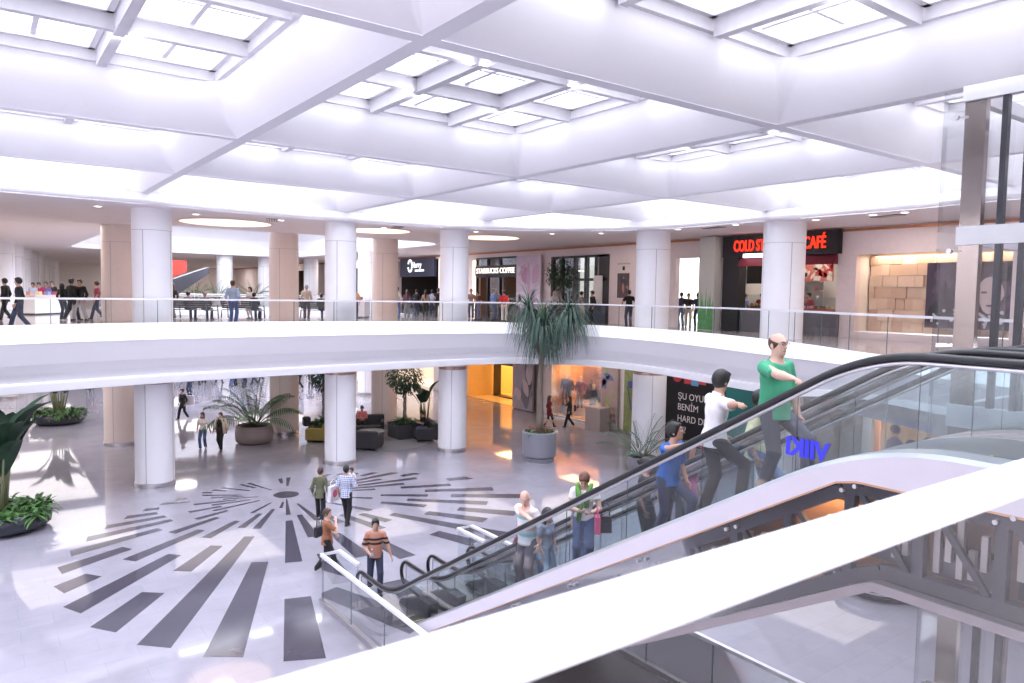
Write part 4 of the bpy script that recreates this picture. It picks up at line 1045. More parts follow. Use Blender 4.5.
RIGHT_ANG = math.degrees(math.atan2(-.58976, .8074))
def person(x, y, z, th, label, top, bottom, h=1.72, hair=('short', HAIRB), skin=SKIN, female=False, belly=0., lean=0., side=0., head=(0, 0), feet=None, hands=None,
           sleeve=.75, hem=.02, shoes=SHOE, vox=.014, pz=None, world=None, group=None, skirt=None, curl=(.5, .5), palm=None, collar=None, elbow=None, glasses=False, apron=None, kid=False, twist=0., cat='person', bodyw=1.):
    """th: facing, 0 = to the right of the picture, 90 = away from the camera; joints are given in the body's own frame (facing +y, right +x)"""
    ang = math.radians(th+RIGHT_ANG) if world is None else math.radians(world)
    r = empty('person', (x, y, z), ang-PI/2, label, cat, group)
    s = h/1.75
    def toloc(w):
        d = np.array(w, float)-np.array([x, y, z]); c, q = math.cos(-(ang-PI/2)), math.sin(-(ang-PI/2))
        return V3(d[0]*c-d[1]*q, d[0]*q+d[1]*c, d[2])
    hs = 1.18 if kid else 1.
    pw = (.92 if female else 1.)*bodyw
    P = V3(0, 0, .93*s if pz is None else pz)
    la = math.radians(lean); sa = math.radians(side)
    t = unit(V3(math.sin(sa), math.sin(la), math.cos(la)*math.cos(sa))); rt = unit(np.cross(V3(0, 1, 0), t)); fw = np.cross(t, rt)
    tw = math.radians(twist); rs = rot_axis(rt, t, tw); fs = rot_axis(fw, t, tw)
    N = P+t*.50*s
    sh = {+1: N-t*.055*s+rs*.175*pw*s, -1: N-t*.055*s-rs*.175*pw*s}
    hip = {+1: P+rt*.088*s-V3(0, 0, .03*s), -1: P-rt*.088*s-V3(0, 0, .03*s)}
    feet = feet or {}
    leg = {}
    for sd in (1, -1):
        f = feet.get(sd, (sd*.10, 0, 0)); pitch = f[3] if len(f) > 3 else 0; fyaw = f[4] if len(f) > 4 else sd*-8
        ank = V3(f[0]*s, f[1]*s, f[2]*s+.085*s)
        kn, ank = ik(hip[sd], ank, .43*s, .425*s, V3(sd*.12, 1, .1))
        leg[sd] = (hip[sd], kn, ank, pitch, fyaw)
    hands = hands or {}
    arm = {}
    for sd in (1, -1):
        tg = hands.get(sd)
        if tg is None: tg = sh[sd]+V3(sd*.075*s, .06*s, -.50*s); hint = V3(sd*.5, -1, 0)
        elif len(tg) > 3: tg = toloc(tg[1:]); hint = V3(sd*.7, -.3, -1)
        else: tg = V3(*tg)*s; hint = V3(sd*.7, -.5, -.8)
        if elbow and sd in elbow: hint = V3(*elbow[sd])
        el, wr = ik(sh[sd], tg, .285*s, .255*s, hint); arm[sd] = (sh[sd], el, wr)
    # head frame
    hy, hp = math.radians(head[0]), math.radians(head[1])
    hf = rot_axis(fs, t, hy); hr = np.cross(hf, t); hf = rot_axis(hf, hr, hp); hu = np.cross(hr, hf); M = np.stack([hr, hf, hu])
    hh_ = s*hs
    H = N+t*(.122*s if not kid else .135*s)+hu*.055*hh_+hf*.02*s
    def hp_(a, b, c): return H+(hr*a+hf*b+hu*c)*hh_
    allp = [P+V3(0, 0, 0), N, H+.13, H-.13]+[q for sd in (1, -1) for q in list(arm[sd])+list(leg[sd][:3])]
    lo = np.min(allp, 0)-.22; hi = np.max(allp, 0)+.2; lo[2] = -.03; hi[2] = H[2]+.17*hs
    def torso(F, g, k):
        F.ell(P+t*.02*s, (V3(.150*(1.06 if female else 1), .112, .13)*pw*s+g), k, np.stack([rt, fw, t]))
        F.ell(P+t*.16*s+fw*(.03*belly)*s, V3((.128 if female else .142)+.02*belly, .098+.07*belly, .17)*pw*s+g, k, np.stack([rt, fw, t]))
        F.ell(P+t*.34*s, V3(.158, .112+.015*belly, .175)*pw*s+g, k, np.stack([rs, fs, t]))
        if female:
            for sd in (1, -1): F.ell(P+t*.33*s+rs*.07*s*sd+fs*.085*s, V3(.06, .055, .06)*s+g, k, None)
        F.cone(sh[1]-rs*.03*s, sh[-1]+rs*.03*s, .062*s+g, .062*s+g, k)
        F.cone(N-t*.10*s, N+t*.01*s, .085*s+g, .062*s+g, k)
    # --- body: one continuous surface
    F = Field(lo, hi, vox)
    torso(F, -.006*s, .05*s)
    F.cone(N-t*.03*s, H-hu*.03*s, .062*s*pw, .056*s*pw, .03*s)
    F.ell(hp_(0, -.005, .025), V3(.075, .096, .100)*hh_, .02*s, M); F.ell(hp_(0, .028, -.055), V3(.054, .060, .062)*hh_, .035*s, M)
    F.ell(hp_(0, .062, -.095), V3(.026, .022, .02)*hh_, .02*s, M)
    F.cone(hp_(0, .088, .014), hp_(0, .106, -.024), .010*hh_, .015*hh_, .010*s)
    F.ell(hp_(0, .082, .034), V3(.052, .014, .012)*hh_, .015*s, M)
    F.ell(hp_(0, .084, -.060), V3(.024, .012, .010)*hh_, .008*s, M)
    for sd in (1, -1):
        F.ell(hp_(sd*.077, -.008, -.008), V3(.013, .026, .034)*hh_, .008*s, M)
        if vox < .012: F.ell(hp_(sd*.031, .096, .012), V3(.017, .012, .011)*hh_, .006*s, M, neg=True)
        a, e, w = arm[sd]
        F.cone(a, e, .050*pw*s, .041*pw*s, .03*s); F.cone(e, e+(w-e)*.3, .042*pw*s, .042*pw*s, .02*s); F.cone(e+(w-e)*.3, w, .042*pw*s, .028*pw*s, .02*s)
        a, e, w, pt, fy = leg[sd]
        F.cone(a, e, .084*pw*s, .054*s, .03*s); F.cone(e, e+(w-e)*.35, .052*s, .058*s, .02*s); F.cone(e+(w-e)*.35, w, .058*s, .036*s, .02*s); F.cone(w, w-V3(0, 0, .05*s), .036*s, .034*s, .02*s)
    parts = [F.mesh()]
    # hands: palm, four fingers with knuckle bends, thumb from the side of the palm
    hv = min(vox*.6, .0075)
    for sd in (1, -1):
        a, e, w = arm[sd]; f = unit(w-e); n = V3(-sd, 0, 0) if not (palm and sd in palm) else V3(*palm[sd])
        n = unit(n-f*(n@f)); th_ = np.cross(f, n)*sd; cu = curl[0 if sd == 1 else 1]; q = s*(.95 if not female else .88)
        G = Field(w-.17*q, w+.17*q+f*.06, hv)
        G.cone(w-f*.05*q, w+f*.02*q, .028*pw*q, .026*q, .01)
        for o, L in ((.029, .078), (.010, .086), (-.010, .080), (-.029, .064)):
            k0 = w+f*.088*q+th_*o*q
            G.cone(w+f*.012*q+th_*o*.6*q, k0, .017*q, .0145*q, .012*q)
            p0 = k0; an = cu*.45
            for sg, (fr, rr_) in enumerate(((.42, .0095), (.32, .0088), (.26, .0078))):
                d = f*math.cos(an)+n*math.sin(an); p1 = p0+d*L*fr*q
                G.cone(p0, p1, rr_*q*1.04, rr_*q*.95, .004*q); p0 = p1; an += cu*.85
        b0 = w+f*.03*q+th_*.026*q; d = unit(f*.55+th_*.75+n*.45*cu); b1 = b0+d*.042*q; G.cone(b0, b1, .014*q, .0115*q, .012*q)
        d2 = unit(d+f*.5+n*.3*cu-th_*.35*cu); G.cone(b1, b1+d2*.034*q, .0112*q, .009*q, .004*q)
        parts.append(G.mesh())
    body = mesh_obj('body', parts, skin, r)
    # --- shirt / top
    def upper(name, m, g, sl, hem_, neck=.02, k=.035):
        F = Field(lo, hi, vox); torso(F, g, .045*s)
        if hem_ > .06:
            F.cone(P, P-V3(0, 0, hem_*s), (.135*pw*s+g), (.15*pw*s+g*1.5), .05*s)
        for sd in (1, -1):
            a, e, w = arm[sd]
            if sl <= 1: F.cone(a, a+(e-a)*sl, .054*pw*s+g, .050*pw*s+g*1.6, k*s, flat=0)
            else:
                F.cone(a, e, .054*pw*s+g, .046*pw*s+g, k*s); F.cone(e, e+(w-e)*(sl-1), .046*pw*s+g, .036*pw*s+g, .02*s, flat=0)
        F.cut(P-t*hem_*s if hem_ < .1 else P-V3(0, 0, hem_*s), -t if hem_ < .1 else V3(0, 0, -1)); F.cut(N+t*neck*s-fs*.02, unit(t*1.+fs*.35))
        return mesh_obj(name, [F.mesh()], m, r)
    top_ = upper('top', top, .012*s, sleeve, hem)
    if collar is not None:
        F = Field(N-.16, N+.16, vox*.8); F.cone(N-t*.025*s, N+t*.045*s-fs*.005, .080*s, .066*s, .0); F.cut(N+t*.042*s, unit(t+fs*.3)); F.cut(N-t*.012*s+fs*.02, unit(-t-fs*.0)); mesh_obj('collar', [F.mesh()], collar, top_)
    # --- trousers or skirt
    F = Field(lo, hi, vox)
    g = .013*s
    F.ell(P-t*.0*s, V3(.150*(1.06 if female else 1), .112, .13)*pw*s+g*.7, .04*s, np.stack([rt, fw, t]))
    if skirt is None or skirt[1] is None:
        for sd in (1, -1):
            a, e, w, pt, fy = leg[sd]; F.cone(a, e, .088*pw*s+g*.6, .060*s+g, .035*s); F.cone(e, w-V3(0, 0, .03*s), .060*s+g, .052*s+g, .02*s, flat=0)
        F.cut(P+t*.10*s, t); mesh_obj('trousers', [F.mesh()], bottom, r)
    else:
        L = skirt[0]; mid = (leg[1][1]+leg[-1][1])/2
        F.cone(P, P+(V3(mid[0], mid[1], mid[2])-P)*min(1, L/.45), .13*s+g, .15*s+g, .05*s)
        for sd in (1, -1): F.cone(hip[sd], hip[sd]+(leg[sd][1]-hip[sd])*min(1., L/.45), .09*s+g, .085*s+g, .05*s)
        F.cut(P+t*.10*s, t); F.cut(P-V3(0, 0, L*s), V3(0, 0, -1)); mesh_obj('skirt', [F.mesh()], skirt[1], r)
        if bottom is not None:
            F = Field(lo, hi, vox)
            for sd in (1, -1):
                a, e, w, pt, fy = leg[sd]; F.cone(a, e, .086*s, .056*s, .03*s); F.cone(e, w-V3(0, 0, .03*s), .058*s, .042*s, .02*s, flat=0)
            F.cut(P-V3(0, 0, .1), V3(0, 0, 1)); mesh_obj('leggings', [F.mesh()], bottom, r)
    # --- shoes
    for sd in (1, -1):
        a, e, w, pt, fy = leg[sd]; F = Field(w-.24, w+.24, vox*.8); fd = rot_axis(V3(0, 1, 0), V3(0, 0, 1), math.radians(fy)); dn = V3(0, 0, -1)
        if pt: ax = np.cross(fd, V3(0, 0, 1)); fd = rot_axis(fd, ax, -math.radians(pt)); dn = rot_axis(dn, ax, -math.radians(pt))
        sc = s*(1.0 if not female else .92)
        heel = w-fd*.035*sc+dn*.045*sc; toe = w+fd*.135*sc+dn*.055*sc
        F.cone(heel, toe, .043*sc, .034*sc, .02*sc); F.cone(w, heel, .045*sc, .045*sc, .02*sc); F.cone(toe-fd*.05*sc+dn*.0, toe, .040*sc, .032*sc, .02*sc)
        F.cut(w+dn*.083*sc, dn); F.cut(w+V3(0, 0, .03*sc), V3(0, 0, 1)); mesh_obj('shoe', [F.mesh()], shoes, r)
    # --- hair
    st, hm = hair
    if st != 'none':
        F = Field(H-.17*hs-V3(0, 0, .28 if st == 'long' else 0), H+.2*hs, min(vox, .011))
        up_ = .020 if st != 'balding' else .006
        F.ell(hp_(0, -.010, .030), V3(.078+up_*.7, .099+up_, .102+up_)*hh_, .01, M)
        if st in ('short', 'bun', 'long', 'curly'):
            F.ell(hp_(0, .03, .085), V3(.065, .05, .035)*hh_, .03*s, M)
        for sd in (1, -1): F.cone(hp_(sd*.078, .012, .03), hp_(sd*.078, .010, -.035), .012*hh_, .007*hh_, .01)
        if st != 'balding': F.ell(hp_(.02, .060, .098), V3(.055, .045, .028)*hh_, .02*s, M)
        p0 = hp_(0, .086, .066); nn = hf*.86-hu*.51
        F.cut(p0, nn); F.cut(hp_(0, 0, -.095), -hu)
        if st == 'balding': F.cut(hp_(0, 0, .045), hu*1.+hf*.35)
        if st == 'bun': F.ell(hp_(0, -.12, .055), V3(.045, .045, .045)*hh_, .02, M)
        if st == 'curly':
            R = random.Random(int(x*100))
            for k in range(16): F.ell(hp_(R.uniform(-.08, .08), R.uniform(-.11, .06), R.uniform(.02, .12)), V3(.03, .03, .03)*hh_, .012)
        if st == 'long':
            back = P+t*.30*s-fs*.10*s; b = hp_(0, -.085, -.06)
            F.cone(hp_(0, -.06, .03), b, .075*hh_, .07*hh_, .03*s); F.cone(b, back, .068*hh_, .05*hh_, .03*s)
            for sd in (1, -1): F.cone(hp_(sd*.062, -.03, .03), hp_(sd*.075, -.01, -.16), .035*hh_, .03*hh_, .03*s)
            q = hp_(0, .075, 0)
        hair_ = mesh_obj('hair', [F.mesh()], hm, r)
        if vox < .012:
            m = MB()
            for sd in (1, -1): m.tube([tuple(hp_(sd*.014, .102, .032)), tuple(hp_(sd*.034, .098, .039)), tuple(hp_(sd*.052, .080, .031))], [.004*s, .005*s, .003*s], 5)
            m.build('eyebrow', hm, body, smooth=True)
    if vox < .012:
        for sd in (1, -1):
            m = MB(); c = hp_(sd*.031, .080, .012); m.sphere(tuple(c), .0125*hh_, 10, 8); c2 = c+(hf*.009)*hh_; m.sphere(tuple(c2), .0062*hh_, 8, 6, 1); m.build('eye', [EYEW, EYED], body, smooth=True)
        m = MB(); m.tube([tuple(hp_(-.022, .088, -.060)), tuple(hp_(0, .0975, -.0595)), tuple(hp_(.022, .088, -.060))], [.002, .0052*s, .002], 6); m.build('lips', mat('lip_colour', (.36, .14, .12), .5), body, smooth=True)
    if glasses:
        m = MB()
        for sd in (1, -1):
            m.tube([tuple(hp_(sd*.034+.022*math.cos(k*PI/6), .108, .010+.017*math.sin(k*PI/6))) for k in range(12)], .0022, 5, closed=True)
            m.tube([tuple(hp_(sd*.056, .105, .014)), tuple(hp_(sd*.084, .05, .016)), tuple(hp_(sd*.086, -.01, .014))], .0022, 5)
        m.tube([tuple(hp_(-.012, .110, .014)), tuple(hp_(.012, .110, .014))], .0022, 5); m.build('glasses', DARKMET, body)
    return r
def step_at(y):
    k = round((13.4-y)/.4); c = 13.4-.4*k
    return c, float(np.interp(-c, [-p[0] for p in STP], [p[1] for p in STP]))
STRIDE = {1: (.09, .26, .0, 0), -1: (-.09, -.28, .06, -28)}; STRIDE2 = {-1: (-.09, .26, .0, 0), 1: (.09, -.28, .06, -28)}
# -------- people on the nearest escalator
GREEN = cloth('green_polo', (.06, .36, .20)); NAVYC = cloth('navy_trim', (.03, .05, .16))
y, z = step_at(4.6); hw = at(802, 386, 'x', 6.56)
p = person(7.05, y+.15, z, 0, 'balding man in green polo shirt and glasses riding up with hand on the black handrail', GREEN, cloth('charcoal_trouser', (.07, .075, .10)), h=1.80, hair=('balding', HAIRN), skin=SKINL, belly=.55, vox=.0105,
       world=-92, head=(-6, 2), hands={1: ('w', 6.60, hw.y+.12, hw.z+.055), -1: (-.22, .14, .86)}, bodyw=1.1, feet={1: (.11, -.05, 0), -1: (-.11, .34, .13)}, curl=(.75, .5), palm={1: (.3, 0, -1)}, sleeve=.82, hem=.10, collar=NAVYC, glasses=True)
m = MB()
y, z = step_at(5.4); y += .17; hw = at(744, 412, 'x', 6.56)
person(7.08, y, z, 0, 'young man in white shirt and black trousers seen from behind on the near escalator', cloth('white_shirt', (.80, .79, .83)), BLK_T, h=1.78, hair=('short', HAIRB), vox=.0115, world=-24, lean=4, head=(22, -4),
       hands={1: ('w', 6.64, hw.y+.10, hw.z+.06), -1: ('w', 7.5, y+.15, z+.85)}, feet={1: (.11, .30, .13), -1: (-.10, -.06, 0)}, curl=(.8, .5), palm={1: (0, 0, -1)}, sleeve=.95, hem=.09, collar=cloth('white_shirt', (.8, .79, .83)))
y, z = step_at(6.3); hw = at(687, 450, 'x', 6.56)
person(7.0, y, z, 0, 'boy in blue T-shirt looking up, one step group below the white shirted man', cloth('royal_blue', (.035, .14, .50)), cloth('boy_jeans', (.04, .05, .10)), h=1.55, hair=('short', HAIRB), vox=.0115, world=-88, lean=10, head=(28, 22), kid=False, belly=.4,
       hands={1: ('w', 6.62, hw.y+.06, hw.z+.05)}, feet={1: (.11, -.10, 0), -1: (-.10, .32, .15)}, curl=(.8, .5), palm={1: (0, 0, -1)}, sleeve=.9, hem=.10)
BALDSTR = stripes('aqua_white_stripe', [(.78, .78, .80), (.78, .78, .80), (.30, .62, .68), (.72, .74, .76), (.62, .52, .52)], 2, 3.6)
y, z = step_at(9.2); hw = at(527, 525, 'x', 6.56)
person(6.98, y, z, 0, 'bald man in aqua striped polo leaning a forearm on the black handrail', BALDSTR, cloth('grey_trouser', (.11, .10, .13)), h=1.70, hair=('none', None), skin=SKINL, vox=.0105, belly=.45, bodyw=1.08, world=188, lean=8, head=(32, -16),
       hands={1: ('w', 6.64, hw.y-.02, hw.z+.05), -1: ('w', 6.85, y-.42, z+.92)}, feet={1: (.10, .02, 0), -1: (-.16, .06, 0)}, curl=(.6, .5), palm={1: (-.2, 0, -1)}, sleeve=.8, hem=.08, elbow={1: (1, 0, -.9)}, collar=cloth('aqua_collar', (.40, .66, .70)))
y, z = step_at(7.85)
person(7.05, y, z, 262, 'woman with green scarf over white top looking down at her hands on the near escalator', cloth('white_top', (.74, .72, .74)), JEANS, h=1.52, hair=('short', mat('auburn_hair', (.12, .05, .03), .5)), skin=SKINL, female=True, vox=.0105, head=(-6, -38),
       hands={1: (.07, .26, 1.12), -1: (-.12, .26, 1.10)}, curl=(.9, .9), palm={1: (-.6, 0, .8), -1: (.6, 0, .8)}, sleeve=.45, hem=.06, bodyw=1.08)
SC = at(582, 512, 'x', 6.9)
# scarf hanging from her neck, worn: a child of the woman
w_ = bpy.data.objects['person.004'] if 'person.004' in bpy.data.objects else None
m = MB()
m.tube([(.10, -.02, 1.31), (.09, .12, 1.27), (.06, .175, 1.12), (.05, .16, .95), (.07, .17, .80)], [.028, .034, .045, .04, .03], 10, sx=1.1, sy=.5)
m.tube([(-.10, -.02, 1.31), (-.08, .12, 1.27), (-.04, .17, 1.14), (-.04, .16, 1.0)], [.028, .034, .04, .03], 10, sx=1.1, sy=.5)
m.build('scarf', mat('leaf_green_scarf', (.10, .25, .05), .8, noise=.6, nscale=12), w_, smooth=True)
def handbag(name, loc, m, label, cat='bag', w=.26, h=.24, d=.09, rz=0., strap=.28, group=None):
    r = empty(name, loc, rz, label, cat, group)
    b = MB(); n = 8
    for k in range(n): pass
    prof = [(-w/2, 0), (w/2, 0), (w*.46, h), (-w*.46, h)]
    b.add([(x, -d/2, z) for x, z in prof]+[(x, d/2, z) for x, z in prof], [(0, 1, 2, 3), (7, 6, 5, 4), (0, 4, 5, 1), (1, 5, 6, 2), (2, 6, 7, 3), (3, 7, 4, 0)])
    b.box(-w*.3, w*.3, -d/2-.004, -d/2, h*.25, h*.6); bb_ = b.build('bag_body', m, r)
    s_ = MB(); s_.tube([(-w*.35, 0, h-.02), (-w*.3, 0, h+strap*.7), (0, 0, h+strap), (w*.3, 0, h+strap*.7), (w*.35, 0, h-.02)], .01, 6); s_.build('strap', m, bb_, smooth=True)
    return r
BAGB = mat('black_leather', (.02, .018, .022), .4); BAGP = mat('pink_bag_vinyl', (.65, .10, .22), .4); BAGW = mat('white_plastic_bag', (.75, .72, .75), .4)
y0_, z0_ = y, z
handbag('handbag', (7.27, y0_-.22, z0_+.62), BAGB, 'black shoulder bag at the hip of the woman with the green scarf', w=.17, h=.24, d=.1, rz=math.radians(-30), strap=.2)
handbag('paper_bag', (6.98, y0_-.36, z0_+.70), BAGP, 'small pink carrier bag held by the woman with the green scarf', w=.17, h=.24, d=.07, rz=math.radians(54), strap=.12)
y, z = step_at(8.3)
person(7.35, y, z, 80, 'child in grey shirt with black hair behind the woman with the green scarf', GREYT, JEANS, h=1.36, hair=('short', HAIRB), world=-70, vox=.012, kid=True)
y, z = step_at(8.62)
person(7.02, y, z, 80, 'girl with long dark hair and pale jeans below the green scarf woman', cloth('blue_grey', (.20, .24, .32)), cloth('pale_jeans', (.22, .32, .46)), h=1.20, hair=('long', HAIRB), world=-80, vox=.012, kid=True, female=True)
# -------- people on the second escalator
def on2(yy, label, *a, xx=8.83, **k):
    y, z = step_at(yy); return person(xx, y, z, 0, label, *a, **k)
on2(6.1, 'dark haired man in pale yellow striped shirt on the second escalator', stripes('pale_yellow_stripe', [(.66, .66, .40), (.60, .60, .34), (.70, .70, .48)], 0, 28.), JEANS, h=1.82, world=-70, vox=.012, head=(55, -6), feet={1: (.11, .28, .13), -1: (-.1, -.05, 0)}, sleeve=.9, hem=.12)
on2(7.33, 'person in magenta pink top half hidden behind the boy in blue', cloth('magenta', (.50, .05, .24)), GREYT, h=1.58, world=-85, vox=.014, female=True, hair=('long', HAIRN), sleeve=1.5, hem=.12)
on2(8.0, 'dark haired man in black looking down on the second escalator behind the boy in blue', BLK_T, BLK_T, h=1.80, world=-150, vox=.013, head=(10, -25), xx=9.0)
on2(8.25, 'woman in sleeveless black dress with dark bun seen behind glass on the second escalator', cloth('charcoal_dress', (.03, .028, .034)), None, h=1.66, world=-60, vox=.013, female=True, hair=('bun', HAIRB), sleeve=.12, skirt=(.62, cloth('charcoal_dress', (.03, .028, .034))), xx=8.72)
on2(10.85, 'dark haired person in pale blue top leaning forward on the second escalator', cloth('pale_blue', (.40, .48, .66)), JEANS, h=1.60, world=-75, vox=.013, lean=14, female=True, hair=('long', HAIRB), sleeve=1.9)
on2(11.5, 'person in maroon top on the second escalator behind the bald man', cloth('maroon', (.22, .03, .06)), JEANS, h=1.62, world=-85, vox=.014, sleeve=.8, xx=8.7)
# -------- people on the lower floor near the escalators
def low(px, py, th, label, *a, **k):
    q = at(px, py, 'z', 0); return person(q.x, q.y, 0, th, label, *a, **k)
POLO = stripes('rust_polo_banded', [((.015, .012, .014) if k in (23, 25) else (.44, .20, .14)) for k in range(32)], 2, 1/1.6)
mp = low(375, 592, 285, 'man in rust polo with dark chest band walking towards the escalator holding a bottle', POLO, DJEANS, h=1.74, skin=SKIN, belly=.35, vox=.011, feet={-1: (-.10, .18, 0), 1: (.10, -.2, .05, -22)}, hands={1: (.14, .22, .98), -1: (-.36, .12, .86)}, palm={1: (-1, 0, 0)}, curl=(1., .4), sleeve=.9, hem=.08, collar=BLK_T)
q = at(375, 592, 'z', 0)
def wloc(o, v): return o.matrix_basis @ Vector(v)
def bottle(loc, label):
    r = empty('water_bottle', loc, 0, label, 'bottle')
    b = MB(); b.lathe([(.03, 0), (.033, .02), (.033, .13), (.015, .17), (.013, .19)], 12); bb_ = b.build('bottle_body', GLASS, r, smooth=True)
    b = MB(); b.lathe([(.015, .185), (.015, .205)], 10); b.build('cap', SHOEW, bb_); b = MB(); b.lathe([(.034, .05), (.034, .11)], 12, cap=False); b.build('paper_label', mat('pale_blue_label', (.5, .65, .8), .5), r)
L_ = mp.matrix_basis @ Vector((.10, .33, .93)); bottle(L_, 'small clear water bottle held by the man in rust polo')
low(327, 573, 15, 'woman in rust brown top raising a hand to her face by the glass fence', cloth('rust_brown', (.30, .12, .06)), BLK_T, h=1.62, hair=('short', HAIRN), skin=SKINL, female=True, vox=.011, head=(-25, 4), hands={1: (.08, .22, 1.42), -1: (-.16, .2, 1.0)}, sleeve=.9, hem=.14, feet=STRIDE, bodyw=1.05)
q = at(325, 560, 'z', .0); handbag('handbag', (q.x-.12, q.y+.1, .62), BAGB, 'black handbag carried by the woman in rust brown top', w=.30, h=.26, d=.1, rz=.5)
low(320, 521, 95, 'woman in olive top and black trousers walking away with a white and pink bag', cloth('olive', (.13, .14, .08)), BLK_T, h=1.64, hair=('short', HAIRN), female=True, vox=.012, sleeve=1.7, hem=.16, feet=STRIDE2, shoes=SHOEW)
q = at(331, 503, 'x', 8.55); handbag('carrier_bag', (8.62, 20.75, .62), BAGW, 'white carrier bag with pink print on the arm of the woman in olive', w=.42, h=.46, d=.12, rz=.5, strap=.2)
b_ = bpy.data.objects['carrier_bag']; m = MB(); m.sphere((0, -.066, .24), .11, 12, 8, sc=(1, .05, 1.1)); m.build('pink_print', BAGP, b_)
PLAID = stripes('blue_white_check', [(.75, .76, .84), (.22, .28, .50), (.70, .72, .80), (.14, .18, .36)], 2, 9., axis2=0, freq2=9.)
low(346, 524, 80, 'man in blue checked shirt walking away with a child on his arm', PLAID, BLK_T, h=1.78, vox=.0115, head=(25, 0), hands={1: (.14, .24, 1.12)}, sleeve=1.0, hem=.12, feet={1: (.10, -.18, 0), -1: (-.1, .3, 0)})
q = at(346, 524, 'z', 0); person(q.x+.26, q.y+.16, .78, 170, 'small child in white top carried by the man in the checked shirt', cloth('child_white', (.75, .74, .78)), GREYT, h=.92, kid=True, vox=.011, pz=.42, feet={1: (.09, .12, .12), -1: (-.09, .14, .12)}, hair=('short', HAIRN), world=200)
TEE = cloth('white_tee', (.74, .70, .70))
low(203, 449, 275, 'young woman with long dark hair in white tee and blue jeans walking hand in hand', TEE, JEANS, h=1.62, hair=('long', HAIRB), female=True, vox=.014, feet={1: (.08, .12, 0), -1: (-.08, -.12, .03, -15)}, hands={-1: (-.36, .02, .82)}, sleeve=.8, hem=.06, shoes=SHOEW)
pc = low(221, 450, 265, 'woman in black with long cream cardigan walking beside the girl in white tee', BLK_T, BLK_T, h=1.66, hair=('bun', HAIRN), skin=SKINL, female=True, vox=.014, feet={-1: (-.08, .14, 0), 1: (.08, -.14, .03, -15)}, hands={1: (.36, .02, .82)}, sleeve=.5, hem=.06)
CRD = cloth('cream_cardigan', (.62, .54, .42)); m = MB()
for sd in (1, -1):
    m.strip([(sd*.06, .13, 1.38), (sd*.13, .14, 1.2), (sd*.15, .14, .95), (sd*.17, .12, .72)], [(sd*.20, -.06, 1.38), (sd*.26, -.03, 1.2), (sd*.25, -.04, .95), (sd*.27, -.06, .72)])
    m.strip([(sd*.20, -.06, 1.38), (sd*.26, -.03, 1.2), (sd*.25, -.04, .95), (sd*.27, -.06, .72)], [(0, -.13, 1.38), (0, -.15, 1.2), (0, -.16, .95), (0, -.18, .72)])
    m.tube([(sd*.17, 0, 1.36), (sd*.24, -.01, 1.12), (sd*.30, .02, .88)], [.068, .062, .055], 10)
m.build('cardigan', CRD, pc, smooth=True)
low(549, 427, 20, 'woman in dark red dress and black leggings walking past the mannequin window', cloth('dark_red', (.16, .015, .02)), BLK_T, h=1.68, hair=('long', HAIRN), female=True, vox=.016, skirt=(.30, cloth('dark_red', (.16, .015, .02))), sleeve=1.8, feet=STRIDE)
low(569, 427, 190, 'woman with long black hair and shoulder bag walking left past the mannequin window', BLK_T, BLK_T, h=1.70, hair=('long', HAIRB), female=True, vox=.016, sleeve=1.9, hem=.25, feet=STRIDE2)
q = at(574, 416, 'x', 25.9); handbag('handbag', (25.55, 29.15, .85), BAGB, 'black bag on the shoulder of the long haired woman by the mannequin window', w=.34, h=.34, d=.12, rz=.8, strap=.3)
# sitting people of the sofa group
q = at(362, 432, 'z', 0); person(q.x, q.y, .0, 280, 'man in red striped shirt sitting on the dark sofa behind the coffee table', stripes('red_stripe', [(.45, .04, .05), (.50, .10, .10), (.6, .3, .3)], 2, 14.), BLK_T, h=1.70, pz=.55, vox=.015, feet={1: (.14, .42, 0), -1: (-.14, .40, 0)}, hands={1: (.1, .36, .80), -1: (-.1, .36, .80)}, head=(0, -20), sleeve=1.2)
q = at(424, 440, 'z', 0); person(q.x+.25, q.y+.35, .02, 200, 'person in dark clothes and jeans sitting on the grey sofa beside the braided tree', BLK_T, JEANS, h=1.66, pz=.56, vox=.015, feet={1: (.14, .44, 0), -1: (-.1, .40, 0)}, hands={1: (.1, .36, .80), -1: (-.1, .36, .80)}, lean=12, hair=('short', HAIRB))
# far people on the lower floor
low(190, 396, 262, 'man in dark blue standing far back on the lower floor beyond the left column', DJEANS, DJEANS, h=1.76, vox=.02, sleeve=1.9)
low(183, 419, 250, 'woman in black with a white bag at her chest far back on the lower floor', BLK_T, BLK_T, h=1.64, vox=.02, female=True, hair=('curly', HAIRB), sleeve=1.6, hem=.3, feet=STRIDE)
q = at(184, 407, 'z', 0); handbag('carrier_bag', (9.25, 41.9, .72), BAGW, 'white bag carried by the woman in black far back on the lower floor', w=.5, h=.5, d=.15, rz=-.5, strap=.15)
low(167, 422, 90, 'person in pale blue seen at the edge of the left lower column', cloth('dusty_blue', (.22, .28, .40)), DJEANS, h=1.70, vox=.02)
R = random.Random(77); cols = [DJEANS, JEANS, BLK_T, GREYT, cloth('navy', (.03, .04, .12)), BEIGE_T, cloth('dusty_blue', (.22, .28, .40))]
FARCROWD = 'people standing in the far lower hall'
for k in range(22):
    px = 157+k*8.0+R.uniform(-2, 2); py = 377+R.uniform(0, 13)
    if 266 < px < 296: continue
    q = at(px, py, 'z', 0)
    if q.y > 92: continue
    person(q.x, q.y, 0, R.choice((90, 270, 0, 180))+R.uniform(-30, 30), 'person in the distant crowd of the lower hall, legs seen below the gallery', R.choice(cols), R.choice([DJEANS, JEANS, JEANS, BLK_T]), h=R.uniform(1.62, 1.8), vox=.034, group=FARCROWD, feet=R.choice([None, STRIDE, STRIDE2]), sleeve=R.choice([.8, 1.9]))
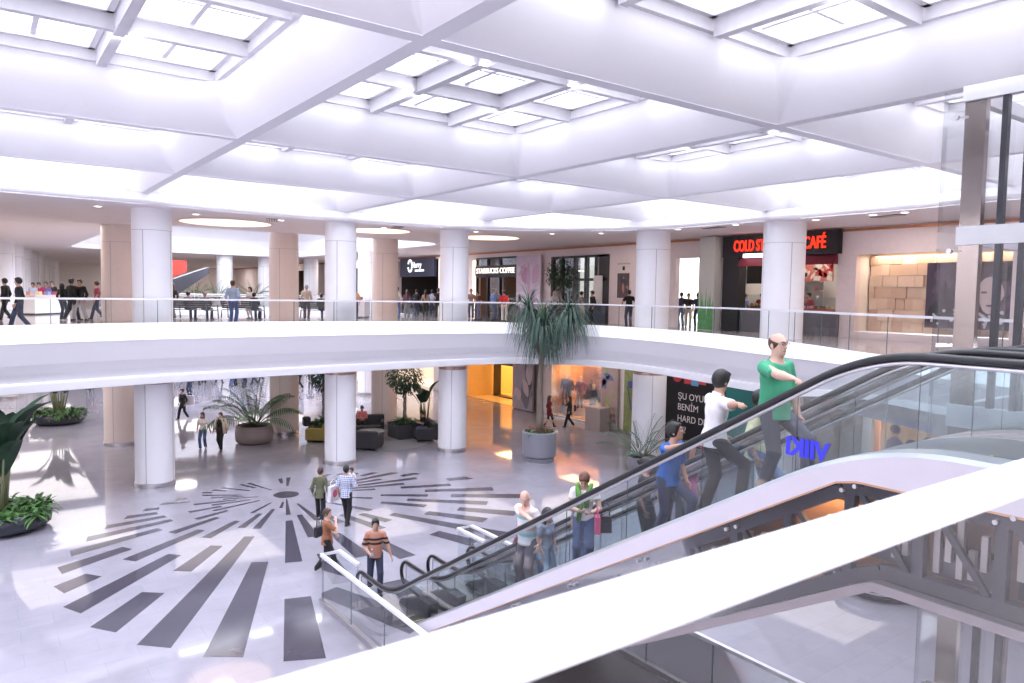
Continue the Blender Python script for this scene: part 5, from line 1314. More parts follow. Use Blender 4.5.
for px, py in ((88, 390), (92, 389)):
    low(px, py, 90, 'dark dressed person far back left of the beige column, %s' % ('left one of two' if px == 88 else 'right one of two'), BLK_T, BLK_T, vox=.03)
# -------- people on the upper gallery
def upp(px, py, th, label, *a, **k):
    q = at(px, py, 'z', UF); k.setdefault('vox', .02)
    if q.x > 25.6 and px > 480: q = at(px, py, 'x', 26.0 if px < 600 else (24.9 if px < 640 else 27.9+(px-681)*.02))
    if 'v' in k: del k['v']
    return person(q.x, q.y, UF, th, label, *a, **k)
upp(6, 321, 185, 'man in tan jacket over black walking out of the left edge of the gallery', BLK_T, BLK_T, h=1.74, feet=STRIDE, sleeve=1.9, hem=.14)
upp(20, 330.5, 200, 'person in dark trousers striding at the left end of the gallery rail', BLK_T, DJEANS, h=1.70, feet=STRIDE2, sleeve=1.9)
upp(63, 320, 80, 'woman in black top standing in the dark dressed trio by the left rail', BLK_T, DJEANS, h=1.62, female=True, hair=('long', HAIRB), sleeve=1.9)
upp(72, 320.5, 70, 'tall man all in black in the middle of the trio by the left rail', BLK_T, BLK_T, h=1.80, sleeve=1.9, feet=STRIDE)
upp(81, 320.5, 265, 'man in black jacket and pale grey trousers facing the camera by the left rail', BLK_T, cloth('pale_grey', (.42, .41, .43)), h=1.78, sleeve=1.9, feet={1: (.2, .15, 0), -1: (-.2, -.1, 0)})
upp(97.5, 319.5, 200, 'man in maroon shirt and dark jeans beside the beige column on the left', cloth('maroon', (.22, .03, .06)), DJEANS, h=1.72, sleeve=.9, feet=STRIDE)
for k, (px, c, l) in enumerate(((34, cloth('pale_blue', (.40, .48, .66)), 'man in pale blue leaning on the white kiosk by the left columns'), (41, cloth('crimson', (.42, .03, .10)), 'person in crimson bending over the white kiosk'), (47, cloth('violet', (.16, .12, .30)), 'person in violet at the white kiosk, second from its right end'), (53, BLK_T, 'person in black at the right end of the white kiosk'))):
    upp(px, 312.5, 280, l, c, DJEANS, h=1.66+.03*k, lean=14 if k == 1 else 4, sleeve=1.5)
upp(173, 318.5, 260, 'woman with brown hair and dark coat at the right edge of the left front column', cloth('dark_brown', (.07, .04, .03)), GREYT, h=1.70, female=True, hair=('long', HAIRN), sleeve=1.9, hem=.3)
upp(168.5, 319.5, 270, 'person in black half hidden by the left front column on the gallery', BLK_T, DJEANS, h=1.66, sleeve=1.9)
upp(233, 324.5, 85, 'tall man in light blue shirt and jeans with his back to the gallery rail', cloth('light_blue', (.34, .44, .60)), cloth('mid_denim', (.05, .09, .24)), h=1.82, hair=('short', HAIRN), skin=SKIN, vox=.015, sleeve=1.8, head=(35, 0), bodyw=1.05)
upp(285, 319.5, 5, 'woman in dark top and grey trousers striding right past the second beige column', cloth('slate', (.05, .055, .08)), GREYT, h=1.66, female=True, hair=('bun', HAIRB), feet=STRIDE, sleeve=1.5)
upp(296, 318, 180, 'person all in black at the right edge of the second beige column', BLK_T, BLK_T, h=1.70, sleeve=1.9)
upp(306.5, 318.5, 95, 'grey haired man in beige sweater and brown trousers seen from behind', BEIGE_T, cloth('brown', (.16, .07, .05)), h=1.76, hair=('short', HAIRG), sleeve=1.9)
upp(355, 318.5, 280, 'person in orange top beside the white kiosk behind the third column', cloth('pale_orange', (.62, .36, .18)), DJEANS, h=1.68)
for px, py, th, l, c, b, kw in ((397, 318, 80, 'man in pale sand shirt at the left end of the queue outside the navy shop', cloth('sand', (.58, .52, .45)), JEANS, dict(h=1.76, sleeve=1.9)),
    (407, 317.5, 100, 'woman with long brown hair and plum jacket in the queue, second from the left', cloth('plum', (.14, .06, .09)), GREYT, dict(h=1.62, female=True, hair=('long', HAIRN), sleeve=1.9)),
    (416.5, 317, 90, 'person in black jacket in the middle of the queue', BLK_T, DJEANS, dict(h=1.66, sleeve=1.9)),
    (425.5, 317.5, 85, 'woman with tan jacket and dark hair in the queue right of the black jacket', cloth('tan', (.34, .22, .15)), BLK_T, dict(h=1.62, female=True, hair=('long', HAIRB), sleeve=1.9)),
    (432, 317, 95, 'person in pale denim top toward the right of the queue', cloth('pale_blue', (.40, .48, .66)), DJEANS, dict(h=1.64)),
    (438, 318, 90, 'man in black vest at the right end of the queue beside the column', BLK_T, BLK_T, dict(h=1.74, sleeve=.4)),
    (443.5, 321.5, 60, 'person in blue grey jacket bending over the gallery rail by the third column', cloth('steel_blue', (.12, .16, .28)), JEANS, dict(h=1.66, lean=28, sleeve=1.9, vox=.018)),
    (471, 318.5, 270, 'woman in dusty pink behind the purple poster stand', cloth('dusty_pink', (.36, .22, .22)), DJEANS, dict(h=1.72, female=True)),
    (477.5, 317.5, 250, 'person in brown behind the right edge of the purple poster stand', cloth('brown', (.16, .07, .05)), DJEANS, dict(h=1.60)),
    (493.5, 320.5, 30, 'man in blue shirt and jeans with a hand at his mouth outside the coffee shop', cloth('mid_blue', (.14, .22, .46)), JEANS, dict(h=1.76, hair=('short', HAIRG), hands={1: (.05, .22, 1.50)}, sleeve=1.0, feet={1: (.1, -.1, 0), -1: (-.1, .2, 0)})),
    (504, 321.5, 85, 'woman in bright red top and white trousers outside the coffee shop', cloth('bright_red', (.72, .025, .03)), cloth('white_trouser', (.78, .76, .76)), dict(h=1.66, female=True, hair=('short', HAIRN), sleeve=1.0)),
    (554, 320, 265, 'woman with pale headscarf and top seen through the tall palm', cloth('pale_grey_top', (.58, .56, .58)), BLK_T, dict(h=1.66, female=True, hair=('long', mat('pale_headscarf', (.62, .52, .50), .8)))),
    (592, 319, 200, 'person in black standing by the glass entrance', BLK_T, BLK_T, dict(h=1.70, sleeve=1.9)),
    (581, 319, 20, 'person in beige trousers by the glass entrance behind the palm', GREYT, BEIGE_T, dict(h=1.66)),
    (628.5, 324.5, 95, 'man in black T-shirt and jeans standing with his back turned below the no smoking sign', BLK_T, DJEANS, dict(h=1.74, vox=.017, hands={1: (.3, .12, 1.0), -1: (-.3, .12, 1.0)})),
    (681, 318.5, 100, 'person with dark blue rucksack near the bright exit', DJEANS, JEANS, dict(h=1.68, sleeve=1.5)),
    (688, 317.5, 265, 'person in black and cream near the bright exit', BLK_T, BEIGE_T, dict(h=1.64)),
    (697.5, 317, 95, 'person in blue at the bright exit, left of the pink one', DJEANS, DJEANS, dict(h=1.66)),
    (704, 317.5, 200, 'woman in pink pattern top beside the printed pillar', cloth('rose', (.50, .22, .24)), DJEANS, dict(h=1.64, female=True))):
    upp(px, py, th, l, c, b, **kw)
STAFF = cloth('staff_red', (.40, .02, .03))
person(28.9, 18.0, UF, 200, 'cafe worker in red shirt behind the display counter right of the white column', STAFF, BLK_T, h=1.74, vox=.018)
person(29.2, 20.55, UF, 250, 'cafe worker in red and white behind the left counter', STAFF, BLK_T, h=1.68, vox=.02)
person(27.5, 20.25, UF, 60, 'customer in pale blue shirt at the left end of the cafe counter', cloth('pale_blue', (.40, .48, .66)), DJEANS, h=1.66, vox=.02)
# mannequins of the orange lit window
MANQ = mat('pale_mannequin', (.62, .55, .50), .4)
for k, (y, x, th, t_, b_, l) in enumerate(((32.25, 27.5, 240, cloth('slate', (.05, .055, .08)), GREYT, 'mannequin in slate top at the left end of the orange window'), (31.75, 27.35, 230, BLK_T, DJEANS, 'mannequin in black top and dark jeans, second from the left in the orange window'),
     (31.2, 27.7, 250, cloth('maroon', (.22, .03, .06)), GREYT, 'mannequin in maroon top beside the framed picture'), (29.75, 27.4, 235, DJEANS, BLK_T, 'mannequin in denim jacket and skirt right of the framed picture'), (28.8, 27.6, 225, cloth('brown', (.16, .07, .05)), BLK_T, 'mannequin in brown at the right end of the orange window'))):
    m = MB(); m.lathe([(.3, 0), (.3, (.45, .45, .4, .12, .12)[k]), (.28, (.46, .46, .41, .13, .13)[k])], 20, (x, y, .13)); tag(m.build('display_plinth', MANQ), 'round pale plinth under a mannequin in the orange lit window', 'plinth', 'plinths in the mannequin window')
    p = person(x, y, .14+(.46, .46, .41, .13, .13)[k], th, l, t_, b_, h=1.85, skin=MANQ, hair=('none', None), vox=.018, sleeve=1.8, hem=.12, cat='mannequin'); p.name = 'mannequin'
# ================================================================== PLANTS
LEAFD = mat('deep_green_leaf', (.016, .048, .024), .55, noise=.5, nscale=8); LEAFM = mat('mid_green_leaf', (.055, .125, .05), .45, noise=.5, nscale=8); LEAFG = mat('grey_green_leaf', (.06, .115, .085), .5, noise=.4, nscale=8); FERN = mat('fern_green', (.06, .15, .035), .5, noise=.5, nscale=10)
BARK = mat('grey_brown_bark', (.20, .16, .13), .8, noise=.3, bump=.5, nscale=18); SOIL = mat('dark_soil', (.03, .022, .018), .9); STALK = mat('pale_stalk', (.16, .17, .09), .6)
def blade(m, p0, d, L, W, droop, rnd_, nseg=6, fold=.25, prof=None, mi=0):
    """one arching leaf blade"""
    d = Vector(d).normalized(); p = Vector(p0); side = d.cross(Vector((0, 0, 1)))
    if side.length < .05: side = Vector((1, 0, 0))
    side.normalize(); A = []; B = []; Cc = []
    for i in range(nseg+1):
        t = i/nseg; w = W*(prof(t) if prof else math.sin(PI*min(1, .06+t*.94))**.7)
        up = side.cross(d).normalized()
        A.append(tuple(p-side*w+up*w*fold)); Cc.append(tuple(p)); B.append(tuple(p+side*w+up*w*fold))
        d = (d+Vector((0, 0, -droop/nseg))).normalized(); p = p+d*L/nseg
    m.strip(A, Cc, mi); m.strip(Cc, B, mi)
    return p
def rdir(R, el0, el1, az=None):
    a = R.uniform(0, 2*PI) if az is None else az; e = math.radians(R.uniform(el0, el1)); return Vector((math.cos(a)*math.cos(e), math.sin(a)*math.cos(e), math.sin(e)))
def fern_tuft(R, m, c, n, L, W):
    for k in range(n):
        blade(m, (c[0]+R.uniform(-.1, .1), c[1]+R.uniform(-.1, .1), c[2]), rdir(R, 10, 75), L*R.uniform(.6, 1.1), W, 1.6, R, 5)
def banana(loc, label, seed, h=2.6, n=9, potr=.75, lens=1.1, pot_m=None, wl=.2, poth=1.):
    R = random.Random(seed); r = empty('banana_plant', loc, 0, label, 'plant')
    m = MB(); m.lathe([(potr*.78, 0), (potr*.98, .1*poth), (potr, .24*poth), (potr*.9, .34*poth), (potr*.86, .30*poth)], 28); m.build('pot', pot_m or mat('black_glazed_pot', (.03, .032, .045), .25), r, smooth=True, angle=60)
    m = MB()
    for k in range(int(60*potr)):
        a = R.uniform(0, 2*PI); q = potr*math.sqrt(R.uniform(.02, .95)); fern_tuft(R, m, (q*math.cos(a), q*math.sin(a), .30*poth), 10, .50, .05)
    m.build('fern_underplanting', FERN, r)
    s = MB(); l = MB()
    for k in range(n):
        a = 2*PI*k/n+R.uniform(-.3, .3); b = Vector((.14*math.cos(a), .14*math.sin(a), .25)); d = rdir(R, 78, 89, a)
        L = h*R.uniform(.45, .8); tip = b+d*L; mid = b+d*L*.5+Vector((0, 0, .06)); s.tube([b, mid, tip], [.05, .035, .018], 7)
        blade(l, tip, (d+Vector((math.cos(a)*.22, math.sin(a)*.22, .1))), lens*R.uniform(.8, 1.1), wl*R.uniform(.8, 1.2), 1.5, R, 8, .22)
    for k in range(3): s.tube([(.1*k-.1, .05*k, .2), (.1*k-.1, .05*k, h*.45)], [.08, .05], 8)
    s.build('stalk', STALK, r, smooth=True); l.build('foliage', LEAFD, r, smooth=True); return r
def palm(loc, label, seed, n=15, L=1.9, potr=.7, poth=.5, planter='taupe', zc=.9, droop=1.3, name='areca_palm', leaf=None, stemh=.5):
    R = random.Random(seed); r = empty(name, loc, 0, label, 'plant')
    pm = mat('taupe_stone_planter', (.30, .24, .23), .5) if planter == 'taupe' else mat('grey_planter', (.26, .25, .28), .35)
    m = MB(); m.lathe([(potr*.78, 0), (potr*.95, .10), (potr, poth*.55), (potr*.92, poth), (potr*.84, poth), (potr*.82, poth-.07)], 32); pl_ = m.build('planter', pm, r, smooth=True, angle=50)
    m = MB(); m.lathe([(potr*.83, poth-.08), (.01, poth-.02)], 24, cap=False); m.build('soil', SOIL, pl_)
    st = MB(); fo = MB()
    for k in range(n):
        a = 2*PI*k*.382+R.uniform(-.2, .2); el = 80-55*(k/n); d = rdir(R, el-6, el+6, a); p = Vector((.1*math.cos(a), .1*math.sin(a), poth-.05)); pts = [p.copy()]; ns = 12
        LL = L*R.uniform(.8, 1.1)
        for i in range(ns):
            d = (d+Vector((0, 0, -droop*(i/ns)/ns*1.6))).normalized(); p = p+d*LL/ns; pts.append(p.copy())
            if i >= 3:
                sd = d.cross(Vector((0, 0, 1))).normalized()
                for q in (-1, 1):
                    for e in (0, .5):
                        blade(fo, p-d*LL/ns*e, (d*.55+sd*q*.8+Vector((0, 0, .12))), .42*math.sin(PI*(.2+.75*i/ns))*L/1.9, .021*L/1.9, 1.2, R, 3, .1)
        st.tube(pts, [.022-.017*i/ns for i in range(ns+1)], 5)
    st.build('stem', STALK, r, smooth=True); fo.build('foliage', leaf or LEAFM, r); return r
def leaf_ball(m, c, rad, n, R, size=.07, sc=(1, 1, 1)):
    for k in range(n):
        v = Vector((R.gauss(0, 1), R.gauss(0, 1), R.gauss(0, 1))).normalized()*rad*R.uniform(.55, 1.05)
        p = Vector(c)+Vector((v.x*sc[0], v.y*sc[1], v.z*sc[2])); d = (v.normalized()+Vector((R.uniform(-.7, .7), R.uniform(-.7, .7), R.uniform(-.9, .3)))).normalized()
        blade(m, p, d, size*R.uniform(1.2, 2.2), size*.45, .8, R, 2, .2)
def ficus(loc, label, seed, trunk=1.6, rad=.75, box=.9, boxh=.8, n=900, name='ficus_tree', braid=True, fern=True, round_=False):
    R = random.Random(seed); r = empty(name, loc, 0, label, 'plant')
    m = MB()
    if round_: m.lathe([(box*.4, 0), (box*.5, boxh), (box*.44, boxh), (box*.42, boxh-.06)], 24)
    else: m.box(-box/2, box/2, -box/2, box/2, 0, boxh); m.box(-box/2-.02, box/2+.02, -box/2-.02, box/2+.02, boxh-.06, boxh)
    m.build('planter', CHAR, r)
    m = MB()
    for q in range(3 if braid else 1):
        m.tube([((.06*math.cos(t*.9+q*2.09) if braid else 0), (.06*math.sin(t*.9+q*2.09) if braid else 0), boxh-.05+t*(trunk+.2)/10) for t in range(11)], .035 if braid else .06, 7)
    m.build('trunk', BARK, r, smooth=True)
    m = MB(); leaf_ball(m, (0, 0, boxh+trunk+rad*.8), rad, n, R, .09); m.build('foliage', LEAFD, r)
    if fern:
        m = MB()
        for k in range(26): a = R.uniform(0, 2*PI); fern_tuft(R, m, (box*.4*math.cos(a)*R.random(), box*.4*math.sin(a)*R.random(), boxh-.02), 9, .6, .03)
        m.build('fern_underplanting', LEAFM, r)
    return r
banana((.45, 25.2, 0), 'tall banana plant with ferns in a black bowl at the left edge', 3, h=2.9, n=17, potr=1.3, lens=1.9, wl=.34, poth=1.6)
banana((3.4, 43.6, 0), 'banana plant with ferns in a dark bowl beyond the left edge of the gallery', 9, h=2.5, n=11, potr=1.2, lens=1.6, wl=.26, poth=1.7)
palm((10.2, 33.7, 0), 'feathery palm in a low taupe planter beside the beige column', 5, n=26, L=2.5, potr=.85, poth=.8, droop=1.7)
palm((21.3, 20.2, 0), 'small feathery palm by the white column behind the escalator', 15, n=16, L=1.8, potr=.6, poth=.6, planter='grey', leaf=LEAFG)
q = at(418, 441, 'z', 0); ficus((16.6, 31.3, 0), 'round topped tree with braided trunk in a charcoal box planter beside the sofa', 4, 1.55, .85, 1.2, .7, 1300)
ficus((13.3, 33.2, 0), 'leafy tree over ferns half hidden by the second front column', 14, 1.7, .8, 1.1, .7, 800, fern=True)
q = at(431, 425, 'z', 0); banana((18.3, 32.4, 0), 'broad leaved plant in a small pot behind the braided tree', 22, h=2.1, n=7, potr=.45, lens=.95)
ficus((25.3, 30.2, UF), 'clipped round tree in a dark pot by the glass entrance of the gallery', 6, 1.2, .85, .8, .7, 1000, fern=False, round_=True, braid=False)
# tall ponytail palm
R = random.Random(12); TR = (19.0, 23.9, 0)
r = empty('ponytail_palm', TR, 0, 'tall slender palm with drooping strap leaves in a grey drum planter', 'plant')
m = MB(); m.lathe([(.62, 0), (.62, .16), (.58, .20), (.70, .24), (.72, 1.22), (.68, 1.25), (.64, 1.25), (.63, 1.16)], 36); m.build('planter', mat('grey_drum_planter', (.25, .25, .29), .35), r, smooth=True, angle=40)
m = MB(); m.lathe([(.64, 1.14), (.01, 1.2)], 20, cap=False)
m.build('soil', SOIL, r)
m = MB()
for k in range(30): a = R.uniform(0, 2*PI); q = .6*math.sqrt(R.random()); fern_tuft(R, m, (q*math.cos(a), q*math.sin(a), 1.16), 7, .26, .03)
m.build('underplanting', FERN, r); m = MB()
for k in range(40): a = R.uniform(0, 2*PI); q = .6*math.sqrt(R.random()); m.sphere((q*math.cos(a), q*math.sin(a), 1.28+R.uniform(0, .15)), .03, 5, 4)
m.build('red_flowers', mat('rust_flowers', (.30, .08, .04), .7), r)
m = MB(); m.tube([(0, 0, 1.1), (.03, .02, 1.8), (.0, .05, 3.0), (.05, .03, 4.2), (.08, 0, 5.4)], [.20, .15, .12, .11, .10], 12); m.tube([(.05, .03, 4.2), (.3, -.25, 5.0), (.82, -.7, 6.05)], [.09, .07, .06], 8); m.tube([(.04, .03, 4.3), (-.2, .2, 5.2), (-.4, .34, 6.25)], [.09, .07, .06], 8); m.build('trunk', BARK, r, smooth=True)
m = MB()
for c, n, L in (((.08, 0, 5.6), 340, 2.1), ((.85, -.72, 6.1), 280, 2.0), ((-.42, .36, 6.3), 240, 1.9), ((.25, -.1, 4.85), 60, 1.3)):
    for k in range(n):
        blade(m, c, rdir(R, -15, 85), L*R.uniform(.6, 1.1), .027, R.uniform(2.2, 4.4), R, 9, .1, prof=lambda t: 1-t*.85)
m.build('foliage', LEAFG, r); m = MB()
for k in range(26): blade(m, (.1, 0, 5.6), rdir(R, 50, 88), 1.15*R.uniform(.7, 1.1), .024, .9, R, 7, .1, prof=lambda t: 1-t*.85)
tag_ = m.build('young_leaves', mat('bright_green_leaf', (.10, .24, .05), .5), r)
# planting in the far upper hall
for k, (x, y) in enumerate(((13.6, 59.4), (15.2, 59.3), (17.9, 59.2), (20.6, 59.3), (11.6, 59.4))):
    palm((x, y, UF), 'broad green palm in the planting behind the far railing, %s of five' % ('fourth fifth second first third'.split()[k] + ' from the right'), 40+k, n=14, L=1.7, potr=.5, poth=.7, droop=1.1, name='parlour_palm')

# ================================================================== FURNITURE
CHARS = mat('charcoal_upholstery', (.045, .045, .052), .8, bump=.25, nscale=50)
def rbox(m, x0, x1, y0, y1, z0, z1, b=.05, mi=0):
    """box with chamfered edges"""
    v = []; 
    for z, o in ((z0, b), (z0+b, 0), (z1-b, 0), (z1, b)):
        v += [(x0+o+b*0, y0+o, z), (x1-o, y0+o, z), (x1-o, y1-o, z), (x0+o, y1-o, z)]
    f = [(3, 2, 1, 0), (12, 13, 14, 15)]
    for j in range(3):
        for i in range(4): f.append((j*4+i, j*4+(i+1) % 4, (j+1)*4+(i+1) % 4, (j+1)*4+i))
    m.add(v, f, mi)
def sofa(name, loc, rz, w, label, m_, cat='sofa', group=None, feet=True):
    r = empty(name, loc, rz, label, cat, group)
    m = MB(); rbox(m, -w/2+.14, w/2-.14, -.38, .40, .12, .44); m.build('seat', m_, r)
    m = MB(); rbox(m, -w/2, w/2, -.58, -.34, .08, .86); m.build('backrest', m_, r)
    for sd in (1, -1):
        m = MB(); rbox(m, sd*w/2-sd*.18 if sd > 0 else -w/2, w/2 if sd > 0 else -w/2+.18, -.36, .42, .08, .66); m.build('armrest', m_, r)
    for x in (-w/2+.1, w/2-.1):
        for y in (-.5, .34): m = MB(); m.cyl((x, y, 0), (x, y, .1), .03, n=8); m.build('leg', DARKMET, r)
    return r
def wrot(th): return math.radians(th+RIGHT_ANG)-PI/2
sofa('armchair', (14.05, 29.75, 0), wrot(80), 1.0, 'charcoal cube armchair seen from behind in front of the coffee table', CHARS, 'armchair')
sofa('sofa', (15.35, 33.2, 0), wrot(280), 2.0, 'black sofa with the man in red striped shirt', mat('black_leather_sofa', (.02, .02, .023), .4))
qs = at(424, 440, 'z', 0); sofa('sofa', (qs.x+.05, qs.y+.28, 0), wrot(200), 1.7, 'charcoal sofa in front of the braided tree', CHARS)
sofa('armchair', (12.75, 32.6, 0), wrot(180), 1.0, 'mustard yellow armchair half hidden by the second front column', mat('mustard_upholstery', (.26, .20, .05), .8), 'armchair')
r = empty('backpack', (12.35, 32.9, .67), 0, 'black rucksack on the arm of the mustard armchair', 'bag'); m = MB(); rbox(m, -.16, .16, -.12, .12, 0, .46, .06); m.build('bag_body', BAGB, r); m = MB(); m.tube([(-.1, -.1, .42), (-.12, -.18, .3), (-.1, -.12, .08)], .02, 6); m.build('strap', BAGB, r)
r = empty('coffee_table', (14.9, 31.4, 0), 0, 'round glass coffee table between the dark sofas', 'table')
m = MB(); m.lathe([(.62, .42), (.64, .44), (.62, .46)], 32); m.build('tabletop', mat('smoked_glass_top', (.30, .32, .34), .08), r, smooth=True, angle=40)
for k in range(4): m = MB(); m.cyl((.5*math.cos(k*PI/2), .5*math.sin(k*PI/2), 0), (.45*math.cos(k*PI/2), .45*math.sin(k*PI/2), .42), .025, n=8); m.build('leg', DARKMET, r)
m = MB(); m.lathe([(2.35, .003), (2.35, .012)], 48, (15.1, 31.0, 0)); tag(m.build('rug', mat('grey_round_rug', (.20, .20, .22), .9, bump=.3, nscale=40)), 'round grey rug under the coffee table and sofas', 'rug')
def bench(loc, rz, label):
    r = empty('bench', loc, rz, label, 'bench'); bm = mat('dark_bench_metal', (.06, .065, .075), .5, .3)
    m = MB()
    for k in range(5): m.box(-.95, .95, -.26+k*.11, -.17+k*.11, .42, .45)
    m.build('seat', bm, r); m = MB()
    for k in range(4): m.box(-.95, .95, -.33-.02*k, -.30-.02*k, .50+k*.1, .58+k*.1)
    m.build('backrest', bm, r)
    for x in (-.97, .97):
        m = MB(); m.tube([(x, .28, 0), (x, .24, .42), (x, .22, .64), (x, -.30, .66), (x, -.40, .90)], .028, 6); m.tube([(x, -.34, 0), (x, -.28, .42), (x, .24, .43)], .028, 6); m.build('leg', DARKMET, r)
    return r
qb = at(193, 319, 'z', UF); bench((qb.x, qb.y-.6, UF+.03), wrot(82), 'dark metal bench with two seated people seen from behind, left one of two')
q2 = at(241, 319, 'z', UF); bench((q2.x, q2.y-.4, UF+.03), wrot(80), 'dark metal bench behind the tall man in light blue shirt')
for q, dx, l, c, hr in ((qb, -.35, 'person in charcoal sitting at the left of the left bench, seen from behind', GREYT, ('short', HAIRB)), (qb, .45, 'grey haired person in charcoal sitting at the right of the left bench', GREYT, ('short', HAIRG)), (q2, .5, 'person in black sitting on the right bench beside the tall man', BLK_T, ('short', HAIRB))):
    person(q.x+dx*.8, q.y-.5-dx*.55, UF, 82, l, c, DJEANS, h=1.66, pz=.55, vox=.02, feet={1: (.12, .42, 0), -1: (-.12, .42, 0)}, hands={1: (.1, .32, .78), -1: (-.1, .32, .78)}, hair=hr, sleeve=1.8)
q = at(319, 319, 'z', UF); bench((q.x, q.y-.3, UF+.03), wrot(80), 'dark metal bench at the left edge of the third front column')
person(q.x, q.y-.3, UF, 82, 'person in black sitting on the bench left of the third column', BLK_T, DJEANS, h=1.64, pz=.55, vox=.02, feet={1: (.12, .42, 0), -1: (-.12, .42, 0)}, hands={1: (.1, .32, .78), -1: (-.1, .32, .78)}, sleeve=1.8)
q = at(251, 319, 'z', UF); person(q.x, q.y+.1, UF, 250, 'woman in pale patterned dress sitting low beside the right bench', cloth('cream_pattern', (.60, .55, .52)), None, h=1.6, female=True, skirt=(.5, cloth('cream_pattern', (.6, .55, .52))), hair=('long', HAIRB), vox=.02)
def kiosk(loc, rz, w, d, label, top=True):
    r = empty('kiosk', loc, rz, label, 'kiosk'); m = MB(); m.box(-w/2, w/2, -d/2, d/2, .08, .92); m.build('body', WHITE, r)
    m = MB(); m.box(-w/2-.06, w/2+.06, -d/2-.06, d/2+.06, .92, 1.0); m.build('counter_top', mat('pale_pink_top', (.74, .60, .58), .3), r)
    m = MB(); m.box(-w/2+.05, w/2-.05, -d/2+.05, d/2-.05, 0, .08); m.build('plinth', DARKMET, r)
    for k in range(4):
        m = MB(); x = -w/2+w*(k+.5)/4; m.box(x-.12, x+.12, -.1, .1, 1.0, 1.18); m.build('product_box', mat('goods_%d' % k, ((.4, .1, .12), (.2, .25, .5), (.6, .55, .3), (.5, .3, .25))[k], .5), r)
    return r
q = at(41, 314, 'z', UF); kiosk((q.x+.1, q.y-.3, UF), wrot(0), 2.9, 1.0, 'white sales kiosk at the left end of the gallery with people leaning on it')
q = at(363, 318, 'z', UF); kiosk((q.x, q.y+.6, UF), wrot(0), 1.6, 1.0, 'small white sales kiosk between the third column and the beige column')
q = at(474, 320, 'z', UF)
r = empty('poster_stand', (q.x, q.y-.4, UF), wrot(0), 'purple and white poster stand to the right of the third front column', 'sign')
m = MB(); m.box(-.55, .55, -.06, .06, .1, 1.1); m.build('board', mat('purple_board', (.14, .10, .28), .5), r); m = MB(); m.box(-.5, .5, -.07, -.06, .62, .68); m.box(-.03, .03, -.07, -.06, .15, 1.05); m.lathe([(.01, 0), (.16, .01)], 12, (0, -.075, .92)); m.build('print', mat('pale_print', (.62, .55, .66), .5), r)
for x in (-.5, .5): m = MB(); m.box(x-.03, x+.03, -.2, .2, 0, .1); m.build('foot', DARKMET, r)
# far escalator with red panel
a, b = at(150, 297, 'y', 45.5), at(209, 257, 'y', 45.5)
r = empty('escalator', (a.x, 45.5, UF), 0, 'distant escalator with dark ribbed side and red panel behind the left front column', 'escalator')
m = MB(); n = 14; dx, dz = b.x-a.x, b.z-a.z
m.add([(0, 0, 0), (dx, 0, dz), (dx, 0, dz+.35), (-.0, 0, 1.5), (0, 1.2, 0), (dx, 1.2, dz), (dx, 1.2, dz+.35), (0, 1.2, 1.5)], [(0, 1, 2, 3), (7, 6, 5, 4), (0, 4, 5, 1), (3, 2, 6, 7), (1, 5, 6, 2), (0, 3, 7, 4)]); m.build('truss', TRUSS, r)
m = MB()
for k in range(1, 7): m.bar((0, -.02, 1.5*k/7), (dx, -.02, dz+.35*k/7), .02, .05)
m.build('ribs', mat('grey_rib', (.09, .095, .12), .5, .3), r)
m = MB(); m.add([(0, .1, 1.55), (dx*.62, .1, dz*.62+.95), (dx*.62, .1, dz*.62+1.6), (0, .1, dz*.62+1.6)], [(0, 1, 2, 3)]); m.add([(0, .16, 1.55), (dx*.62, .16, dz*.62+.95), (dx*.62, .16, dz*.62+1.6), (0, .16, dz*.62+1.6)], [(3, 2, 1, 0)]); m.build('red_panel', mat('red_panel_paint', (.70, .07, .05), .4, noise=.4, nscale=3), r)
m = MB(); m.box(-.3, .3, .1, 1.1, 0, .6); m.build('lower_landing', DARKMET, r)
# ================================================================== CEILING LIGHTS AND VENTS
OVAL = emis('warm_cove_light', (1, .70, .52), 1.9)
for px, py, rr_, l in ((226, 222.5, 1.75, 'left'), (377, 230.5, 1.45, 'middle'), (489, 237.5, 1.45, 'right')):
    q = at(px, py, 'z', SZ)
    r = empty('ceiling_light', (q.x, q.y, SZ), 0, 'large round warm cove light in the gallery soffit, %s one of three' % l, 'ceiling light', 'round cove lights')
    m = MB(); m.lathe([(rr_+.12, -.002), (rr_+.12, -.03), (rr_, -.03), (rr_, -.005)], 48, cap=False); m.build('rim', SOFF, r, smooth=True, angle=40)
    m = MB(); m.lathe([(rr_, -.012), (.01, -.010)], 48, cap=False); m.build('diffuser', OVAL, r)
DL = emis('downlight_lens', (1, .92, .85), 7.)
for k, (px, py) in enumerate(((98, 206), (196, 214), (281, 220), (384, 227.5), (476, 231.5), (552, 233.5), (601, 233), (678, 229), (736, 224.5), (816, 219.5), (873, 214.5), (905, 212))):
    q = at(px, py, 'z', SZ)
    r = empty('downlight', (q.x, q.y, SZ), 0, 'small recessed downlight along the ceiling lip, one of a dozen', 'ceiling light', 'downlights along the ceiling lip')
    m = MB(); m.lathe([(.17, 0), (.17, -.02), (.11, -.02)], 16, cap=False); m.build('rim', WHITE, r); m = MB(); m.lathe([(.11, -.016), (.005, -.015)], 16, cap=False); m.build('lens', DL, r)
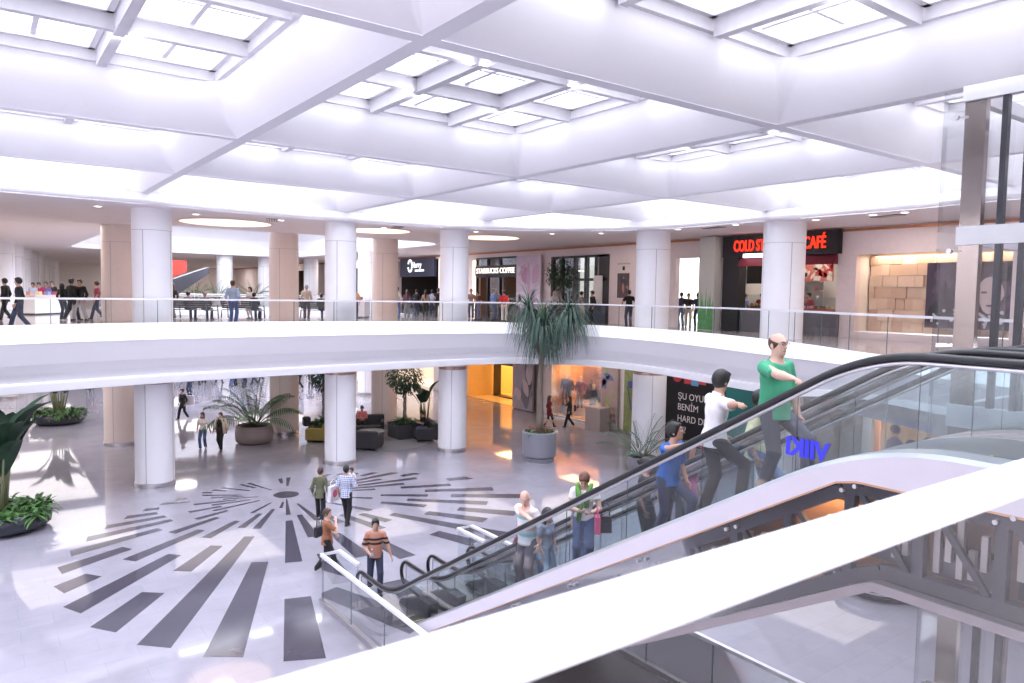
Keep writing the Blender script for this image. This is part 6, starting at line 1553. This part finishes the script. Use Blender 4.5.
for k, (px, py, l) in enumerate(((272, 220, 'left of the second front column'), (397, 227.5, 'above the queue outside the navy signed shop'), (714, 227.8, 'between the two right columns'), (888, 216, 'above the tile window'))):
    q = at(px, py, 'z', SZ)
    r = empty('ceiling_vent', (q.x, q.y, SZ), wrot(0)+.3, 'dark slotted air vent in the soffit '+l, 'vent')
    m = MB(); m.box(-.55, .55, -.2, .2, -.015, 0); m.build('frame', DARKMET, r); m = MB()
    for i in range(4): m.box(-.5, .5, -.16+i*.09, -.12+i*.09, -.02, -.012)
    m.build('slats', STEEL, r)
r = empty('round_bench', (17.4, 8.7, 0), 0, 'low round dark bench on the lower floor seen under the escalator truss', 'bench')
m = MB(); m.lathe([(.85, 0), (.85, .08), (1.0, .14), (1.02, .36), (.98, .42), (.5, .42)], 36); m.build('seat', mat('dark_bench_shell', (.04, .04, .05), .3), r, smooth=True, angle=40); m = MB(); m.lathe([(1.025, .2), (1.025, .24)], 36, cap=False); m.build('steel_band', STEEL, r)
# ================================================================== LIGHT
w = bpy.data.worlds.new('sky'); scene.world = w; w.use_nodes = True
bg = w.node_tree.nodes['Background']; bg.inputs[0].default_value = (.86, .885, 1.0, 1); bg.inputs[1].default_value = 8.5
# soffit downlights as broad discs; elsewhere unseen area lights added to fill the halls
for x, y in ((-6, 31), (1, 31), (8, 31), (14.5, 31), (20.5, 30.5), (24.6, 26), (25, 19), (25, 12.5), (25, 6)):
    alight('soffit_lamp_fill', (x, y, SZ-.03), 0.9, 34, (1, .86, .76), disk=True)
for x, y in ((1, 45), (1, 60), (3, 75), (14, 66), (14, 80), (25, 44), (26, 60), (26, 75), (-8, 45), (-3, 38), (3, 38), (-3, 52), (-3, 68), (3, 88), (14, 90), (24, 90)):
    alight('soffit_lamp_fill', (x, y, SZ-.03), 2.2, 150, (1, .93, .88), disk=True)  # fill added for the dark far end of the upper hall
for x, y in ((-6, 31), (1, 31), (8, 31.5), (14.5, 31), (20, 31), (24.5, 28), (24.5, 21), (24, 14), (25, 45), (25, 58), (25, 76)):
    alight('soffit_lamp_fill', (x, y, 3.9), 4.2, 60, (1, .90, .84))  # unseen panels below the gallery, added as fill
for x, y in ((-8, 38), (-2, 38), (4, 38), (2, 46), (2, 54), (-6, 50), (2, 64), (12, 62), (20, 62), (4, 76), (14, 76), (14, 88), (2, 88)):
    alight('soffit_lamp_fill', (x, y, 3.9), 6., 210, (1, .95, .93))  # unseen broad panels added to brighten the far lower hall
scene.view_settings.view_transform = 'Standard'; scene.view_settings.look = 'None'
scene.view_settings.exposure = 0.27; scene.view_settings.gamma = 1; scene.view_settings.use_curve_mapping = False
scene.cycles.max_bounces = 7; scene.cycles.diffuse_bounces = 4; scene.cycles.glossy_bounces = 3; scene.cycles.transparent_max_bounces = 16; scene.cycles.transmission_bounces = 4
scene.cycles.caustics_reflective = False; scene.cycles.caustics_refractive = False
scene.cycles.sample_clamp_indirect = 6.
scene.cycles.use_denoising = True
